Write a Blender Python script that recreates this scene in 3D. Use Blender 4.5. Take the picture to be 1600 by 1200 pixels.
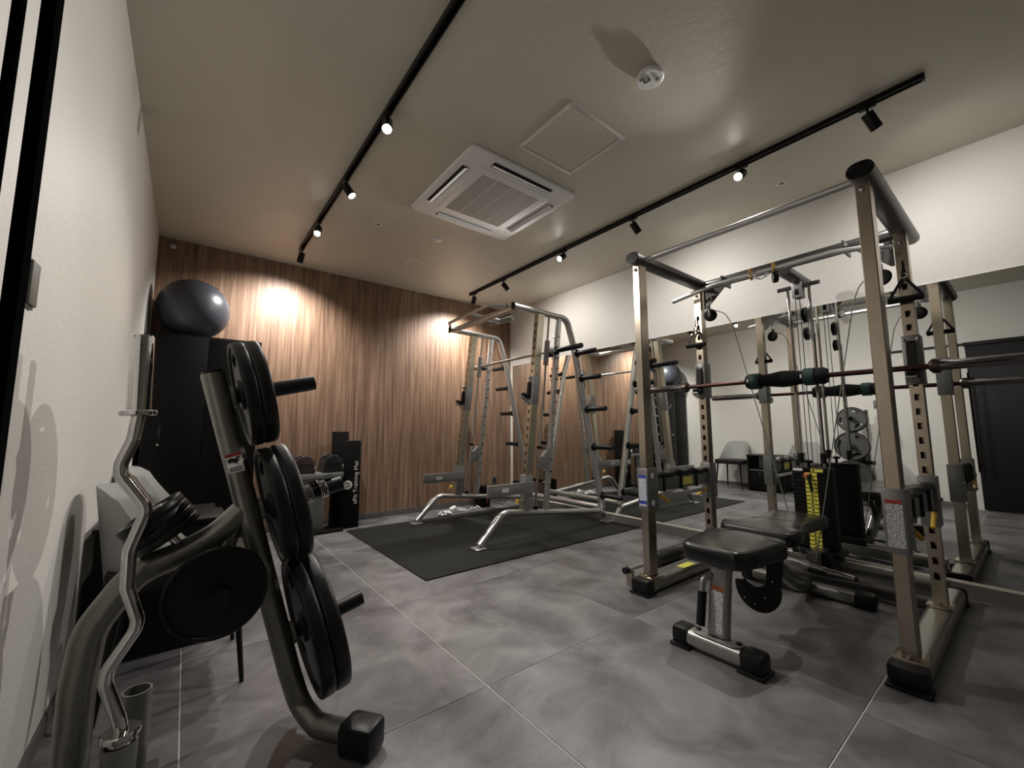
import bpy, bmesh, math, random
from mathutils import Vector, Matrix
random.seed(7)
for o in list(bpy.data.objects):
    bpy.data.objects.remove(o, do_unlink=True)
SC = bpy.context.scene
COL = SC.collection
R = math.radians

# ------------------------------------------------------------------ camera
cam_d = bpy.data.cameras.new('camera')
cam_d.sensor_width = 36.0
cam_d.sensor_fit = 'HORIZONTAL'
cam_d.lens = 14.4923
cam_d.clip_start = 0.01
cam = bpy.data.objects.new('camera', cam_d)
COL.objects.link(cam)
yaw, pitch, roll = R(38.1184), R(6.3106), R(-0.1793)
fw = Vector((math.sin(yaw)*math.cos(pitch), math.cos(yaw)*math.cos(pitch), math.sin(pitch)))
rt = Vector((math.cos(yaw), -math.sin(yaw), 0))
up = rt.cross(fw)
rt2 = rt*math.cos(roll) + up*math.sin(roll)
up2 = -rt*math.sin(roll) + up*math.cos(roll)
cam.matrix_world = Matrix(((rt2.x, up2.x, -fw.x, 0.3003), (rt2.y, up2.y, -fw.y, 0.0),
                           (rt2.z, up2.z, -fw.z, 0.9617), (0, 0, 0, 1)))
SC.camera = cam

# ------------------------------------------------------------------ world, exposure
wd = bpy.data.worlds.new('world')
SC.world = wd
wd.use_nodes = True
wd.node_tree.nodes['Background'].inputs[0].default_value = (0.02, 0.02, 0.022, 1)
wd.node_tree.nodes['Background'].inputs[1].default_value = 0.0
SC.view_settings.view_transform = 'Standard'
SC.view_settings.look = 'None'
SC.view_settings.gamma = 1.0
SC.view_settings.use_curve_mapping = False
SC.view_settings.exposure = 0.88
SC.cycles.max_bounces = 8
LAMP_W = 75.0
LAMP_COL = (1.0, 0.962, 0.91)

# ------------------------------------------------------------------ room constants (metres)
W, YB, YF, H = 3.885, 4.605, -2.3, 2.655
TILE = 0.914

# ------------------------------------------------------------------ materials
MATS = {}
def mat(name, col, rough=0.5, metal=0.0, spec=0.5, bump=None, noise=None, coat=0.0, emit=None):
    m = bpy.data.materials.new(name)
    m.use_nodes = True
    nt = m.node_tree
    b = nt.nodes['Principled BSDF']
    b.inputs['Base Color'].default_value = (*col, 1)
    b.inputs['Roughness'].default_value = rough
    b.inputs['Metallic'].default_value = metal
    b.inputs['Specular IOR Level'].default_value = spec
    b.inputs['Coat Weight'].default_value = coat
    tc = nt.nodes.new('ShaderNodeTexCoord')
    if noise:                                   # (scale, amount): mottled colour
        sc, am = noise
        n = nt.nodes.new('ShaderNodeTexNoise'); n.inputs['Scale'].default_value = sc
        n.inputs['Detail'].default_value = 4
        nt.links.new(tc.outputs['Object'], n.inputs['Vector'])
        mx = nt.nodes.new('ShaderNodeMix'); mx.data_type = 'RGBA'
        mx.inputs['A'].default_value = (*[c*(1-am) for c in col], 1)
        mx.inputs['B'].default_value = (*[min(1, c*(1+am)) for c in col], 1)
        nt.links.new(n.outputs['Fac'], mx.inputs['Factor'])
        nt.links.new(mx.outputs['Result'], b.inputs['Base Color'])
    if bump:                                    # (scale, strength, distance)
        n = nt.nodes.new('ShaderNodeTexNoise'); n.inputs['Scale'].default_value = bump[0]
        n.inputs['Detail'].default_value = 5
        nt.links.new(tc.outputs['Object'], n.inputs['Vector'])
        bp = nt.nodes.new('ShaderNodeBump'); bp.inputs['Strength'].default_value = bump[1]
        bp.inputs['Distance'].default_value = bump[2]
        nt.links.new(n.outputs['Fac'], bp.inputs['Height'])
        nt.links.new(bp.outputs['Normal'], b.inputs['Normal'])
    if emit:
        b.inputs['Emission Color'].default_value = (*emit[0], 1)
        b.inputs['Emission Strength'].default_value = emit[1]
    MATS[name] = m
    return m

def plaster(name, col, rough, strength, spec=0.4):
    m = mat(name, col, rough, spec=spec)
    nt = m.node_tree; b = nt.nodes['Principled BSDF']
    g = nt.nodes.new('ShaderNodeNewGeometry')
    n1 = nt.nodes.new('ShaderNodeTexNoise'); n1.inputs['Scale'].default_value = 38; n1.inputs['Detail'].default_value = 6
    n1.inputs['Distortion'].default_value = 1.2
    n2 = nt.nodes.new('ShaderNodeTexNoise'); n2.inputs['Scale'].default_value = 5; n2.inputs['Detail'].default_value = 3
    v = nt.nodes.new('ShaderNodeTexVoronoi'); v.inputs['Scale'].default_value = 26; v.feature = 'SMOOTH_F1'
    for t in (n1, n2, v): nt.links.new(g.outputs['Position'], t.inputs['Vector'])
    mu = nt.nodes.new('ShaderNodeMath'); mu.operation = 'MULTIPLY'
    nt.links.new(n1.outputs['Fac'], mu.inputs[0]); nt.links.new(n2.outputs['Fac'], mu.inputs[1])
    ad = nt.nodes.new('ShaderNodeMath'); ad.operation = 'MULTIPLY_ADD'; ad.inputs[1].default_value = 0.25
    nt.links.new(v.outputs['Distance'], ad.inputs[0]); nt.links.new(mu.outputs[0], ad.inputs[2])
    bp = nt.nodes.new('ShaderNodeBump'); bp.inputs['Strength'].default_value = strength; bp.inputs['Distance'].default_value = 0.012
    nt.links.new(ad.outputs[0], bp.inputs['Height']); nt.links.new(bp.outputs['Normal'], b.inputs['Normal'])
    return m

def floor_mat():
    m = mat('floor_tile', (0.12, 0.115, 0.118), 0.42)
    nt = m.node_tree; b = nt.nodes['Principled BSDF']
    g = nt.nodes.new('ShaderNodeNewGeometry'); oi = nt.nodes.new('ShaderNodeObjectInfo')
    ad = nt.nodes.new('ShaderNodeVectorMath'); ad.operation = 'MULTIPLY_ADD'
    ad.inputs[1].default_value = (7, 7, 7)
    nt.links.new(oi.outputs['Random'], ad.inputs[0]); nt.links.new(g.outputs['Position'], ad.inputs[2])
    n1 = nt.nodes.new('ShaderNodeTexNoise'); n1.inputs['Scale'].default_value = 3.2; n1.inputs['Detail'].default_value = 9; n1.inputs['Roughness'].default_value = 0.62
    n1.inputs['Distortion'].default_value = 0.6
    n2 = nt.nodes.new('ShaderNodeTexNoise'); n2.inputs['Scale'].default_value = 1.4; n2.inputs['Detail'].default_value = 4
    nt.links.new(ad.outputs[0], n1.inputs['Vector']); nt.links.new(ad.outputs[0], n2.inputs['Vector'])
    r1 = nt.nodes.new('ShaderNodeValToRGB')
    r1.color_ramp.elements[0].position = 0.36; r1.color_ramp.elements[0].color = (0.078, 0.074, 0.077, 1)
    r1.color_ramp.elements[1].position = 0.66; r1.color_ramp.elements[1].color = (0.205, 0.200, 0.203, 1)
    nt.links.new(n1.outputs['Fac'], r1.inputs['Fac'])
    r2 = nt.nodes.new('ShaderNodeValToRGB')
    r2.color_ramp.elements[0].position = 0.35; r2.color_ramp.elements[0].color = (0.86, 0.84, 0.86, 1)
    r2.color_ramp.elements[1].position = 0.65; r2.color_ramp.elements[1].color = (1.0, 1.0, 0.98, 1)
    nt.links.new(n2.outputs['Fac'], r2.inputs['Fac'])
    mx = nt.nodes.new('ShaderNodeMix'); mx.data_type = 'RGBA'; mx.blend_type = 'MULTIPLY'; mx.inputs['Factor'].default_value = 1
    nt.links.new(r1.outputs['Color'], mx.inputs['A']); nt.links.new(r2.outputs['Color'], mx.inputs['B'])
    nt.links.new(mx.outputs['Result'], b.inputs['Base Color'])
    bp = nt.nodes.new('ShaderNodeBump'); bp.inputs['Strength'].default_value = 0.06; bp.inputs['Distance'].default_value = 0.004
    nt.links.new(n1.outputs['Fac'], bp.inputs['Height']); nt.links.new(bp.outputs['Normal'], b.inputs['Normal'])
    return m

def wood_mat():
    m = mat('wood_veneer', (0.3, 0.17, 0.1), 0.5)
    nt = m.node_tree; b = nt.nodes['Principled BSDF']
    g = nt.nodes.new('ShaderNodeNewGeometry')
    def stretched(sx, sz, scale, det, dist=0.0):
        mp = nt.nodes.new('ShaderNodeMapping'); mp.inputs['Scale'].default_value = (sx, 1, sz)
        nt.links.new(g.outputs['Position'], mp.inputs['Vector'])
        n = nt.nodes.new('ShaderNodeTexNoise'); n.inputs['Scale'].default_value = scale; n.inputs['Detail'].default_value = det
        n.inputs['Distortion'].default_value = dist
        nt.links.new(mp.outputs['Vector'], n.inputs['Vector'])
        return n
    a = stretched(16, 0.55, 3.0, 8, 0.35)
    c = stretched(60, 1.0, 3.0, 4)
    d = stretched(4.5, 0.25, 2.0, 2)
    r = nt.nodes.new('ShaderNodeValToRGB'); cr = r.color_ramp
    cr.elements[0].position = 0.28; cr.elements[0].color = (0.118, 0.066, 0.042, 1)
    cr.elements[1].position = 0.70; cr.elements[1].color = (0.37, 0.245, 0.165, 1)
    e = cr.elements.new(0.5); e.color = (0.24, 0.146, 0.093, 1)
    nt.links.new(a.outputs['Fac'], r.inputs['Fac'])
    m1 = nt.nodes.new('ShaderNodeMix'); m1.data_type = 'RGBA'; m1.blend_type = 'MULTIPLY'; m1.inputs['Factor'].default_value = 0.55
    r2 = nt.nodes.new('ShaderNodeValToRGB'); r2.color_ramp.elements[0].position = 0.3; r2.color_ramp.elements[0].color = (0.55, 0.5, 0.48, 1)
    r2.color_ramp.elements[1].position = 0.65; r2.color_ramp.elements[1].color = (1, 1, 1, 1)
    nt.links.new(c.outputs['Fac'], r2.inputs['Fac'])
    nt.links.new(r.outputs['Color'], m1.inputs['A']); nt.links.new(r2.outputs['Color'], m1.inputs['B'])
    m2 = nt.nodes.new('ShaderNodeMix'); m2.data_type = 'RGBA'; m2.blend_type = 'MULTIPLY'; m2.inputs['Factor'].default_value = 0.6
    r3 = nt.nodes.new('ShaderNodeValToRGB'); r3.color_ramp.elements[0].position = 0.38; r3.color_ramp.elements[0].color = (0.7, 0.66, 0.62, 1)
    r3.color_ramp.elements[1].position = 0.6; r3.color_ramp.elements[1].color = (1, 1, 1, 1)
    nt.links.new(d.outputs['Fac'], r3.inputs['Fac'])
    nt.links.new(m1.outputs['Result'], m2.inputs['A']); nt.links.new(r3.outputs['Color'], m2.inputs['B'])
    nt.links.new(m2.outputs['Result'], b.inputs['Base Color'])
    bp = nt.nodes.new('ShaderNodeBump'); bp.inputs['Strength'].default_value = 0.12; bp.inputs['Distance'].default_value = 0.002
    nt.links.new(c.outputs['Fac'], bp.inputs['Height']); nt.links.new(bp.outputs['Normal'], b.inputs['Normal'])
    return m

def print_mat(name, paper, ink, lines, jitter):
    """flat print: rows of small unreadable type on a sticker"""
    m = mat(name, paper, 0.4)
    nt = m.node_tree; b = nt.nodes['Principled BSDF']; tc = nt.nodes.new('ShaderNodeTexCoord')
    sep = nt.nodes.new('ShaderNodeSeparateXYZ'); nt.links.new(tc.outputs['Generated'], sep.inputs[0])
    w = nt.nodes.new('ShaderNodeMath'); w.operation = 'MULTIPLY'; w.inputs[1].default_value = lines
    nt.links.new(sep.outputs['Z'], w.inputs[0])
    fr = nt.nodes.new('ShaderNodeMath'); fr.operation = 'FRACT'; nt.links.new(w.outputs[0], fr.inputs[0])
    gt = nt.nodes.new('ShaderNodeMath'); gt.operation = 'GREATER_THAN'; gt.inputs[1].default_value = 0.45
    nt.links.new(fr.outputs[0], gt.inputs[0])
    n = nt.nodes.new('ShaderNodeTexNoise'); n.inputs['Scale'].default_value = jitter; nt.links.new(tc.outputs['Generated'], n.inputs['Vector'])
    g2 = nt.nodes.new('ShaderNodeMath'); g2.operation = 'GREATER_THAN'; g2.inputs[1].default_value = 0.45; nt.links.new(n.outputs['Fac'], g2.inputs[0])
    mu = nt.nodes.new('ShaderNodeMath'); mu.operation = 'MULTIPLY'; nt.links.new(gt.outputs[0], mu.inputs[0]); nt.links.new(g2.outputs[0], mu.inputs[1])
    mx = nt.nodes.new('ShaderNodeMix'); mx.data_type = 'RGBA'; mx.inputs['A'].default_value = (*paper, 1); mx.inputs['B'].default_value = (*ink, 1)
    nt.links.new(mu.outputs[0], mx.inputs['Factor']); nt.links.new(mx.outputs['Result'], b.inputs['Base Color'])
    return m

plaster('wall_paper', (0.60, 0.58, 0.545), 0.55, 0.30)
plaster('ceiling_paper', (0.60, 0.565, 0.475), 0.42, 0.14, 0.5)
floor_mat(); wood_mat()
mat('grout', (0.62, 0.60, 0.59), 0.7)
mat('baseboard_grey', (0.11, 0.10, 0.095), 0.5)
mat('ledge', (0.50, 0.46, 0.40), 0.35)
mat('mirror', (0.90, 0.92, 0.90), 0.0, 1.0)
mat('rubber_mat', (0.010, 0.0105, 0.010), 0.8, spec=0.25, bump=(120, 0.4, 0.003), noise=(6, 0.35))
mat('silver', (0.60, 0.60, 0.59), 0.30, 0.8, noise=(90, 0.08))
mat('silver_dark', (0.33, 0.33, 0.33), 0.42, 0.55, noise=(90, 0.1))
mat('champagne', (0.43, 0.37, 0.295), 0.25, 1.0, noise=(14, 0.12), bump=(180, 0.05, 0.001))
mat('steel_grey', (0.22, 0.22, 0.215), 0.42, 0.6)
mat('gunmetal', (0.115, 0.11, 0.108), 0.33, 0.8)
mat('tree_metal', (0.23, 0.228, 0.205), 0.33, 0.75, noise=(150, 0.15))
mat('chrome', (0.60, 0.595, 0.58), 0.08, 1.0)
mat('bar_steel', (0.13, 0.10, 0.09), 0.25, 0.9)
mat('sleeve_steel', (0.26, 0.25, 0.25), 0.18, 1.0)
mat('bar_red', (0.055, 0.020, 0.018), 0.3, 0.7)
mat('hatch_frame', (0.70, 0.69, 0.65), 0.35)
mat('dumbbell_black', (0.022, 0.022, 0.023), 0.3)
mat('upright_champagne', (0.60, 0.56, 0.44), 0.3, 0.9, noise=(10, 0.1))
mat('handle_black', (0.004, 0.004, 0.004), 0.95, spec=0.0)
mat('ledge_front_shaded', (0.13, 0.12, 0.11), 0.5)  # grey-brown ledge front, its shade worked into the colour
mat('tube_silver', (0.36, 0.352, 0.32), 0.3, 0.9, noise=(40, 0.1))
mat('black_rubber', (0.006, 0.006, 0.006), 0.42, spec=0.3)
mat('black_plastic', (0.005, 0.005, 0.005), 0.32, spec=0.3)
mat('black_foam', (0.006, 0.006, 0.0065), 0.7, spec=0.2)
mat('black_metal', (0.005, 0.005, 0.005), 0.4, spec=0.25)
mat('vinyl', (0.010, 0.0105, 0.0105), 0.24, spec=0.5, bump=(160, 0.08, 0.001))
mat('seam', (0.006, 0.006, 0.006), 0.5)
mat('bench_silver', (0.36, 0.355, 0.34), 0.36, 0.7)
mat('cabinet_black', (0.003, 0.003, 0.003), 0.5, spec=0.15)
mat('ball_vinyl', (0.045, 0.05, 0.062), 0.36, bump=(60, 0.04, 0.002))
mat('grey_fabric', (0.34, 0.345, 0.33), 0.85, bump=(250, 0.2, 0.001))
mat('seat_black', (0.012, 0.010, 0.010), 0.45, spec=0.3)
mat('white_plastic', (0.86, 0.85, 0.83), 0.4)
mat('grille', (0.36, 0.33, 0.30), 0.6)
mat('dark_slot', (0.02, 0.02, 0.02), 0.6)
mat('white_print', (0.85, 0.84, 0.82), 0.5)
mat('yellow', (0.80, 0.50, 0.07), 0.4)
mat('tag_yellow', (0.75, 0.70, 0.10), 0.45)
mat('amber', (0.62, 0.36, 0.03), 0.35)
mat('orange', (0.55, 0.15, 0.03), 0.4)
mat('red_print', (0.35, 0.03, 0.02), 0.5)
mat('blue_print', (0.03, 0.05, 0.35), 0.5)
mat('green_velcro', (0.003, 0.035, 0.024), 0.6)
mat('door_dark', (0.007, 0.006, 0.006), 0.55, spec=0.2)
mat('switch_grey', (0.10, 0.10, 0.09), 0.5)
mat('stand_grey', (0.20, 0.205, 0.20), 0.5, 0.1)
mat('brown_plastic', (0.05, 0.036, 0.035), 0.35)
mat('cable_grey', (0.22, 0.22, 0.21), 0.4)
mat('mat_black', (0.004, 0.004, 0.004), 0.7, spec=0.2)
mat('clear_bag', (0.55, 0.55, 0.53), 0.25)
print_mat('sticker_text', (0.62, 0.63, 0.62), (0.10, 0.11, 0.11), 26, 14)
print_mat('sticker_blue', (0.70, 0.72, 0.76), (0.30, 0.33, 0.42), 16, 9)
mat('lens', (1, 1, 1), 0.3, emit=((1.0, 0.93, 0.85), 60.0))

# ------------------------------------------------------------------ object helpers
def wloc(o):
    v = Vector((0, 0, 0))
    while o is not None:
        v += o.location; o = o.parent
    return v

def mk(name, bm, m, parent=None, smooth=True, angle=38):
    bmesh.ops.recalc_face_normals(bm, faces=bm.faces)
    if parent is not None:
        off = wloc(parent)
        if off.length > 0: bmesh.ops.translate(bm, verts=bm.verts, vec=-off)
    me = bpy.data.meshes.new(name); bm.to_mesh(me); bm.free()
    if smooth:
        me.polygons.foreach_set('use_smooth', [True]*len(me.polygons))
        me.set_sharp_from_angle(angle=R(angle))
    if m: me.materials.append(MATS[m])
    o = bpy.data.objects.new(name, me); COL.objects.link(o); o.parent = parent
    return o

def thing(name, label, cat, loc=(0, 0, 0), group=None):
    o = bpy.data.objects.new(name, None); o.empty_display_size = 0.1
    COL.objects.link(o); o.location = loc
    return tag(o, label, cat, group)

def tag(o, label, cat, group=None):
    o['label'] = label; o['category'] = cat
    if group: o['group'] = group
    return o

def struct(o):
    o['kind'] = 'structure'; return o

def dup(root, loc=None, rotz=None, label=None, group=None):
    r = root.copy(); COL.objects.link(r)
    if loc is not None: r.location = loc
    if rotz is not None: r.rotation_euler = (0, 0, rotz)
    if label: r['label'] = label
    if group: r['group'] = group
    for ch in list(root.children):
        c = ch.copy(); COL.objects.link(c); c.parent = r
        for g in list(ch.children):
            d = g.copy(); COL.objects.link(d); d.parent = c
    return r

# ------------------------------------------------------------------ shapes
def BM(): return bmesh.new()

def bx(bm, x0, x1, y0, y1, z0, z1, bev=0.0, seg=2):
    r = bmesh.ops.create_cube(bm, size=1)
    vs = r['verts']
    bmesh.ops.scale(bm, verts=vs, vec=(abs(x1-x0), abs(y1-y0), abs(z1-z0)))
    bmesh.ops.translate(bm, verts=vs, vec=((x0+x1)/2, (y0+y1)/2, (z0+z1)/2))
    if bev > 0:
        es = list({e for v in vs for e in v.link_edges})
        bmesh.ops.bevel(bm, geom=es, offset=bev, segments=seg, profile=0.5, affect='EDGES')
    return bm

def obx(bm, c, ax, ay, az, sx, sy, sz, bev=0.0):
    """oriented box: centre, three axes, sizes"""
    r = bmesh.ops.create_cube(bm, size=1); vs = r['verts']
    ax, ay, az = Vector(ax).normalized(), Vector(ay).normalized(), Vector(az).normalized()
    for v in vs:
        p = v.co; v.co = Vector(c) + ax*p.x*sx + ay*p.y*sy + az*p.z*sz
    if bev > 0:
        es = list({e for v in vs for e in v.link_edges})
        bmesh.ops.bevel(bm, geom=es, offset=bev, segments=2, profile=0.5, affect='EDGES')
    return bm

def circle(r, n=14): return [(r*math.cos(2*math.pi*i/n), r*math.sin(2*math.pi*i/n)) for i in range(n)]
def oval(w, h, n=7):
    """stadium of full width w, height h, long side along first axis when w>h"""
    p = []
    if w >= h:
        r = h/2; s = w/2-r
        for i in range(n+1): a = -math.pi/2+math.pi*i/n; p.append((s+r*math.cos(a), r*math.sin(a)))
        for i in range(n+1): a = math.pi/2+math.pi*i/n; p.append((-s+r*math.cos(a), r*math.sin(a)))
    else:
        r = w/2; s = h/2-r
        for i in range(n+1): a = math.pi*i/n; p.append((r*math.cos(a), s+r*math.sin(a)))
        for i in range(n+1): a = math.pi+math.pi*i/n; p.append((r*math.cos(a), -s+r*math.sin(a)))
    return p
def rrect(w, h, r, n=3):
    p = []
    for cx, cy, a0 in ((w/2-r, h/2-r, 0), (-w/2+r, h/2-r, 90), (-w/2+r, -h/2+r, 180), (w/2-r, -h/2+r, 270)):
        for i in range(n+1):
            a = R(a0+90*i/n); p.append((cx+r*math.cos(a), cy+r*math.sin(a)))
    return p

def fillet(pts, rad, n=6):
    pts = [Vector(p) for p in pts]; out = [pts[0]]
    for i in range(1, len(pts)-1):
        a, b, c = pts[i-1], pts[i], pts[i+1]
        u, v = (a-b), (c-b); lu, lv = u.length, v.length
        u.normalize(); v.normalize()
        ang = u.angle(v)
        if ang > 3.1: out.append(b); continue
        rr = rad[i-1] if isinstance(rad, (list, tuple)) else rad
        t = min(rr/math.tan(ang/2), lu*0.48, lv*0.48)
        p0, p1 = b+u*t, b+v*t
        for k in range(n+1):
            s = k/n; out.append(p0*(1-s)**2 + b*2*s*(1-s) + p1*s*s)
    out.append(pts[-1])
    return out

def sweep(bm, pts, prof, upv=(0, 0, 1), caps=True):
    pts = [Vector(p) for p in pts]
    n = len(prof); rings = []; upv = Vector(upv)
    T = []
    for i in range(len(pts)):
        if i == 0: t = pts[1]-pts[0]
        elif i == len(pts)-1: t = pts[-1]-pts[-2]
        else: t = (pts[i]-pts[i-1]).normalized()+(pts[i+1]-pts[i]).normalized()
        T.append(t.normalized())
    side = T[0].cross(upv)
    if side.length < 1e-4: side = T[0].cross(Vector((1, 0, 0)))
    side.normalize()
    for i, p in enumerate(pts):
        if i > 0:
            q = T[i-1].rotation_difference(T[i]); side = (q @ side); side = (side - T[i]*side.dot(T[i])).normalized()
        nu = side.cross(T[i]).normalized()
        rings.append([bm.verts.new(p + side*a + nu*b) for a, b in prof])
    for i in range(len(rings)-1):
        for k in range(n):
            bm.faces.new((rings[i][k], rings[i][(k+1) % n], rings[i+1][(k+1) % n], rings[i+1][k]))
    if caps:
        bm.faces.new(rings[0][::-1]); bm.faces.new(rings[-1])
    return bm

def cyl(bm, a, b, r, n=16): return sweep(bm, [a, b], circle(r, n))
def hollow(bm, a, b, ro, ri, n=20):
    a, b = Vector(a), Vector(b); t = (b-a).normalized(); s = t.cross(Vector((0, 0, 1)))
    if s.length < 1e-4: s = t.cross(Vector((1, 0, 0)))
    s.normalize(); u = s.cross(t)
    R4 = []
    for p, r in ((a, ro), (b, ro), (b, ri), (a, ri)):
        R4.append([bm.verts.new(p+(s*math.cos(2*math.pi*i/n)+u*math.sin(2*math.pi*i/n))*r) for i in range(n)])
    for j in range(4):
        A, B = R4[j], R4[(j+1) % 4]
        for i in range(n): bm.faces.new((A[i], A[(i+1) % n], B[(i+1) % n], B[i]))
    return bm

def lathe(bm, prof, c=(0, 0, 0), axis=(0, 0, 1), n=28):
    """prof: (radius, height along axis)"""
    ax = Vector(axis).normalized(); s = ax.cross(Vector((0, 0, 1)))
    if s.length < 1e-3: s = Vector((1, 0, 0))
    s.normalize(); u = ax.cross(s); c = Vector(c); rings = []
    for r, h in prof:
        if r < 1e-6: rings.append([bm.verts.new(c+ax*h)])
        else: rings.append([bm.verts.new(c+ax*h+(s*math.cos(2*math.pi*i/n)+u*math.sin(2*math.pi*i/n))*r) for i in range(n)])
    for A, B in zip(rings, rings[1:]):
        for i in range(n):
            j = (i+1) % n
            if len(A) == 1 and len(B) == 1: continue
            if len(A) == 1: bm.faces.new((A[0], B[i], B[j]))
            elif len(B) == 1: bm.faces.new((A[i], A[j], B[0]))
            else: bm.faces.new((A[i], A[j], B[j], B[i]))
    return bm

def prism(bm, poly, o, ux, uy, depth, bev=0.0):
    """polygon (a,b) in plane o+ux*a+uy*b, extruded depth along ux x uy (centred)"""
    ux, uy = Vector(ux).normalized(), Vector(uy).normalized(); nn = ux.cross(uy); o = Vector(o)
    A = [bm.verts.new(o+ux*a+uy*b-nn*depth/2) for a, b in poly]
    B = [bm.verts.new(o+ux*a+uy*b+nn*depth/2) for a, b in poly]
    fs = [bm.faces.new(A[::-1]), bm.faces.new(B)]
    k = len(poly)
    for i in range(k): bm.faces.new((A[i], A[(i+1) % k], B[(i+1) % k], B[i]))
    if bev > 0:
        es = [e for f in fs for e in f.edges]
        bmesh.ops.bevel(bm, geom=es, offset=bev, segments=3, profile=0.5, affect='EDGES')
    return bm

def box(name, x0, x1, y0, y1, z0, z1, m, parent=None, bev=0.0):
    return mk(name, bx(BM(), x0, x1, y0, y1, z0, z1, bev), m, parent)
def tube(name, pts, r, m, parent=None, n=14, prof=None, upv=(0, 0, 1)):
    return mk(name, sweep(BM(), pts, prof or circle(r, n), upv), m, parent)

def text_mesh(name, body, size, m, mtx, parent, extrude=0.0006):
    c = bpy.data.curves.new(name, 'FONT'); c.body = body; c.size = size; c.offset = 0.0004; c.space_character = 1.08; c.extrude = extrude; c.align_x = 'CENTER'; c.align_y = 'CENTER'
    t = bpy.data.objects.new(name, c); COL.objects.link(t)
    dg = bpy.context.evaluated_depsgraph_get(); dg.update()
    me = bpy.data.meshes.new_from_object(t.evaluated_get(dg))
    bpy.data.objects.remove(t, do_unlink=True)
    me.transform(mtx)
    if parent is not None: me.transform(Matrix.Translation(-wloc(parent)))
    me.materials.clear(); me.materials.append(MATS[m])
    o = bpy.data.objects.new(name, me); COL.objects.link(o); o.parent = parent
    return o

# ================================================================== THE ROOM
fl = struct(mk('floor', bx(BM(), -0.1, W+0.1, YF-0.1, YB+0.1, -0.12, -0.0025), 'grout', smooth=False))
fl['label'] = 'grey stone-look floor laid in large square tiles'
xs = [0.0] + [1.2595+TILE*i for i in range(-1, 3)] + [W]
ys = [YF]; y = 2.287
while y > YF+0.1: y -= TILE
y += TILE if y < YF else 0
while y < YB-0.05:
    if y > YF+0.05: ys.append(y)
    y += TILE
ys.append(YB)
tile_meshes = {}
for i in range(len(xs)-1):
    for j in range(len(ys)-1):
        sx, sy = xs[i+1]-xs[i]-0.0040, ys[j+1]-ys[j]-0.0040
        key = (round(sx, 3), round(sy, 3))
        if key not in tile_meshes:
            b = bx(BM(), -sx/2, sx/2, -sy/2, sy/2, -0.02, 0.0, 0.0008, 1)
            me = bpy.data.meshes.new('tile'); b.to_mesh(me); b.free(); me.materials.append(MATS['floor_tile'])
            tile_meshes[key] = me
        t = bpy.data.objects.new('tile', tile_meshes[key]); COL.objects.link(t); t.parent = fl
        t.location = ((xs[i]+xs[i+1])/2, (ys[j]+ys[j+1])/2, 0)

struct(mk('ceiling', bx(BM(), -0.1, W+0.1, YF-0.1, YB+0.1, H, H+0.1), 'ceiling_paper', smooth=False))
struct(mk('wall_left', bx(BM(), -0.1, 0.0, YF-0.1, YB+0.1, 0, H), 'wall_paper', smooth=False))
struct(mk('wall_right', bx(BM(), W, W+0.1, YF-0.1, YB+0.1, 0, H), 'wall_paper', smooth=False))
struct(mk('wall_back', bx(BM(), 0, W, YB, YB+0.1, 0, H), 'wood_veneer', smooth=False))
struct(mk('wall_front', bx(BM(), 0, W, YF-0.1, YF, 0, H), 'wall_paper', smooth=False))
struct(mk('baseboard_back', bx(BM(), 0.0, W-0.03, YB-0.008, YB, 0, 0.062), 'baseboard_grey', smooth=False))
struct(mk('baseboard_left', bx(BM(), 0.0, 0.008, 0.55, YB-0.008, 0, 0.062), 'baseboard_grey', smooth=False))
struct(mk('trim_1', bx(BM(), W-0.031, W, YF, YB-0.02, 0, 0.0785), 'ledge_front_shaded', smooth=False))  # front board below the pale cap, coloured dark as in shade
struct(mk('trim_2', bx(BM(), W-0.033, W, YF, YB-0.02, 0.0785, 0.0835), 'ledge', smooth=False))

mir = thing('wall_mirror', 'wide frameless wall mirror of large panes above a pale ledge', 'mirror', (W, 2.0, 0.084))
edges = [4.545, 3.203, 2.105, 1.007, -0.091, -1.19]
for a, b in zip(edges, edges[1:]):
    mk('mirror_pane', bx(BM(), W-0.007, W-0.001, b+0.0009, a-0.0009, 0.084, 1.856), 'mirror', mir, smooth=False)

# sliding door at the near end of the left wall
dr = bpy.data.objects.new('door_1', None); COL.objects.link(dr); dr.location = (0.1, -0.3, 0); struct(dr)
dr['label'] = 'dark sliding door with a long black pull handle'
box('door_panel', 0.014, 0.048, -1.1, 0.488, 0.012, 1.955, 'door_dark', dr, 0.001)
hd = mk('pull_handle', bx(bx(BM(), 0.1845, 0.1930, 0.470, 0.488, 0.45, 1.62), 0.1697, 0.1729, 0.470, 0.488, 0.45, 1.62), 'handle_black', dr, smooth=False)
for hz in (0.52, 1.55):
    box('handle_bracket', 0.046, 0.190, 0.474, 0.484, hz, hz+0.02, 'black_metal', hd)
box('door_rail', 0.001, 0.026, 0.5, 1.27, 1.972, 1.998, 'door_dark', dr)
box('door_head', 0.001, 0.075, -1.1, 0.5, 1.957, 1.998, 'door_dark', dr)

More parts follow.
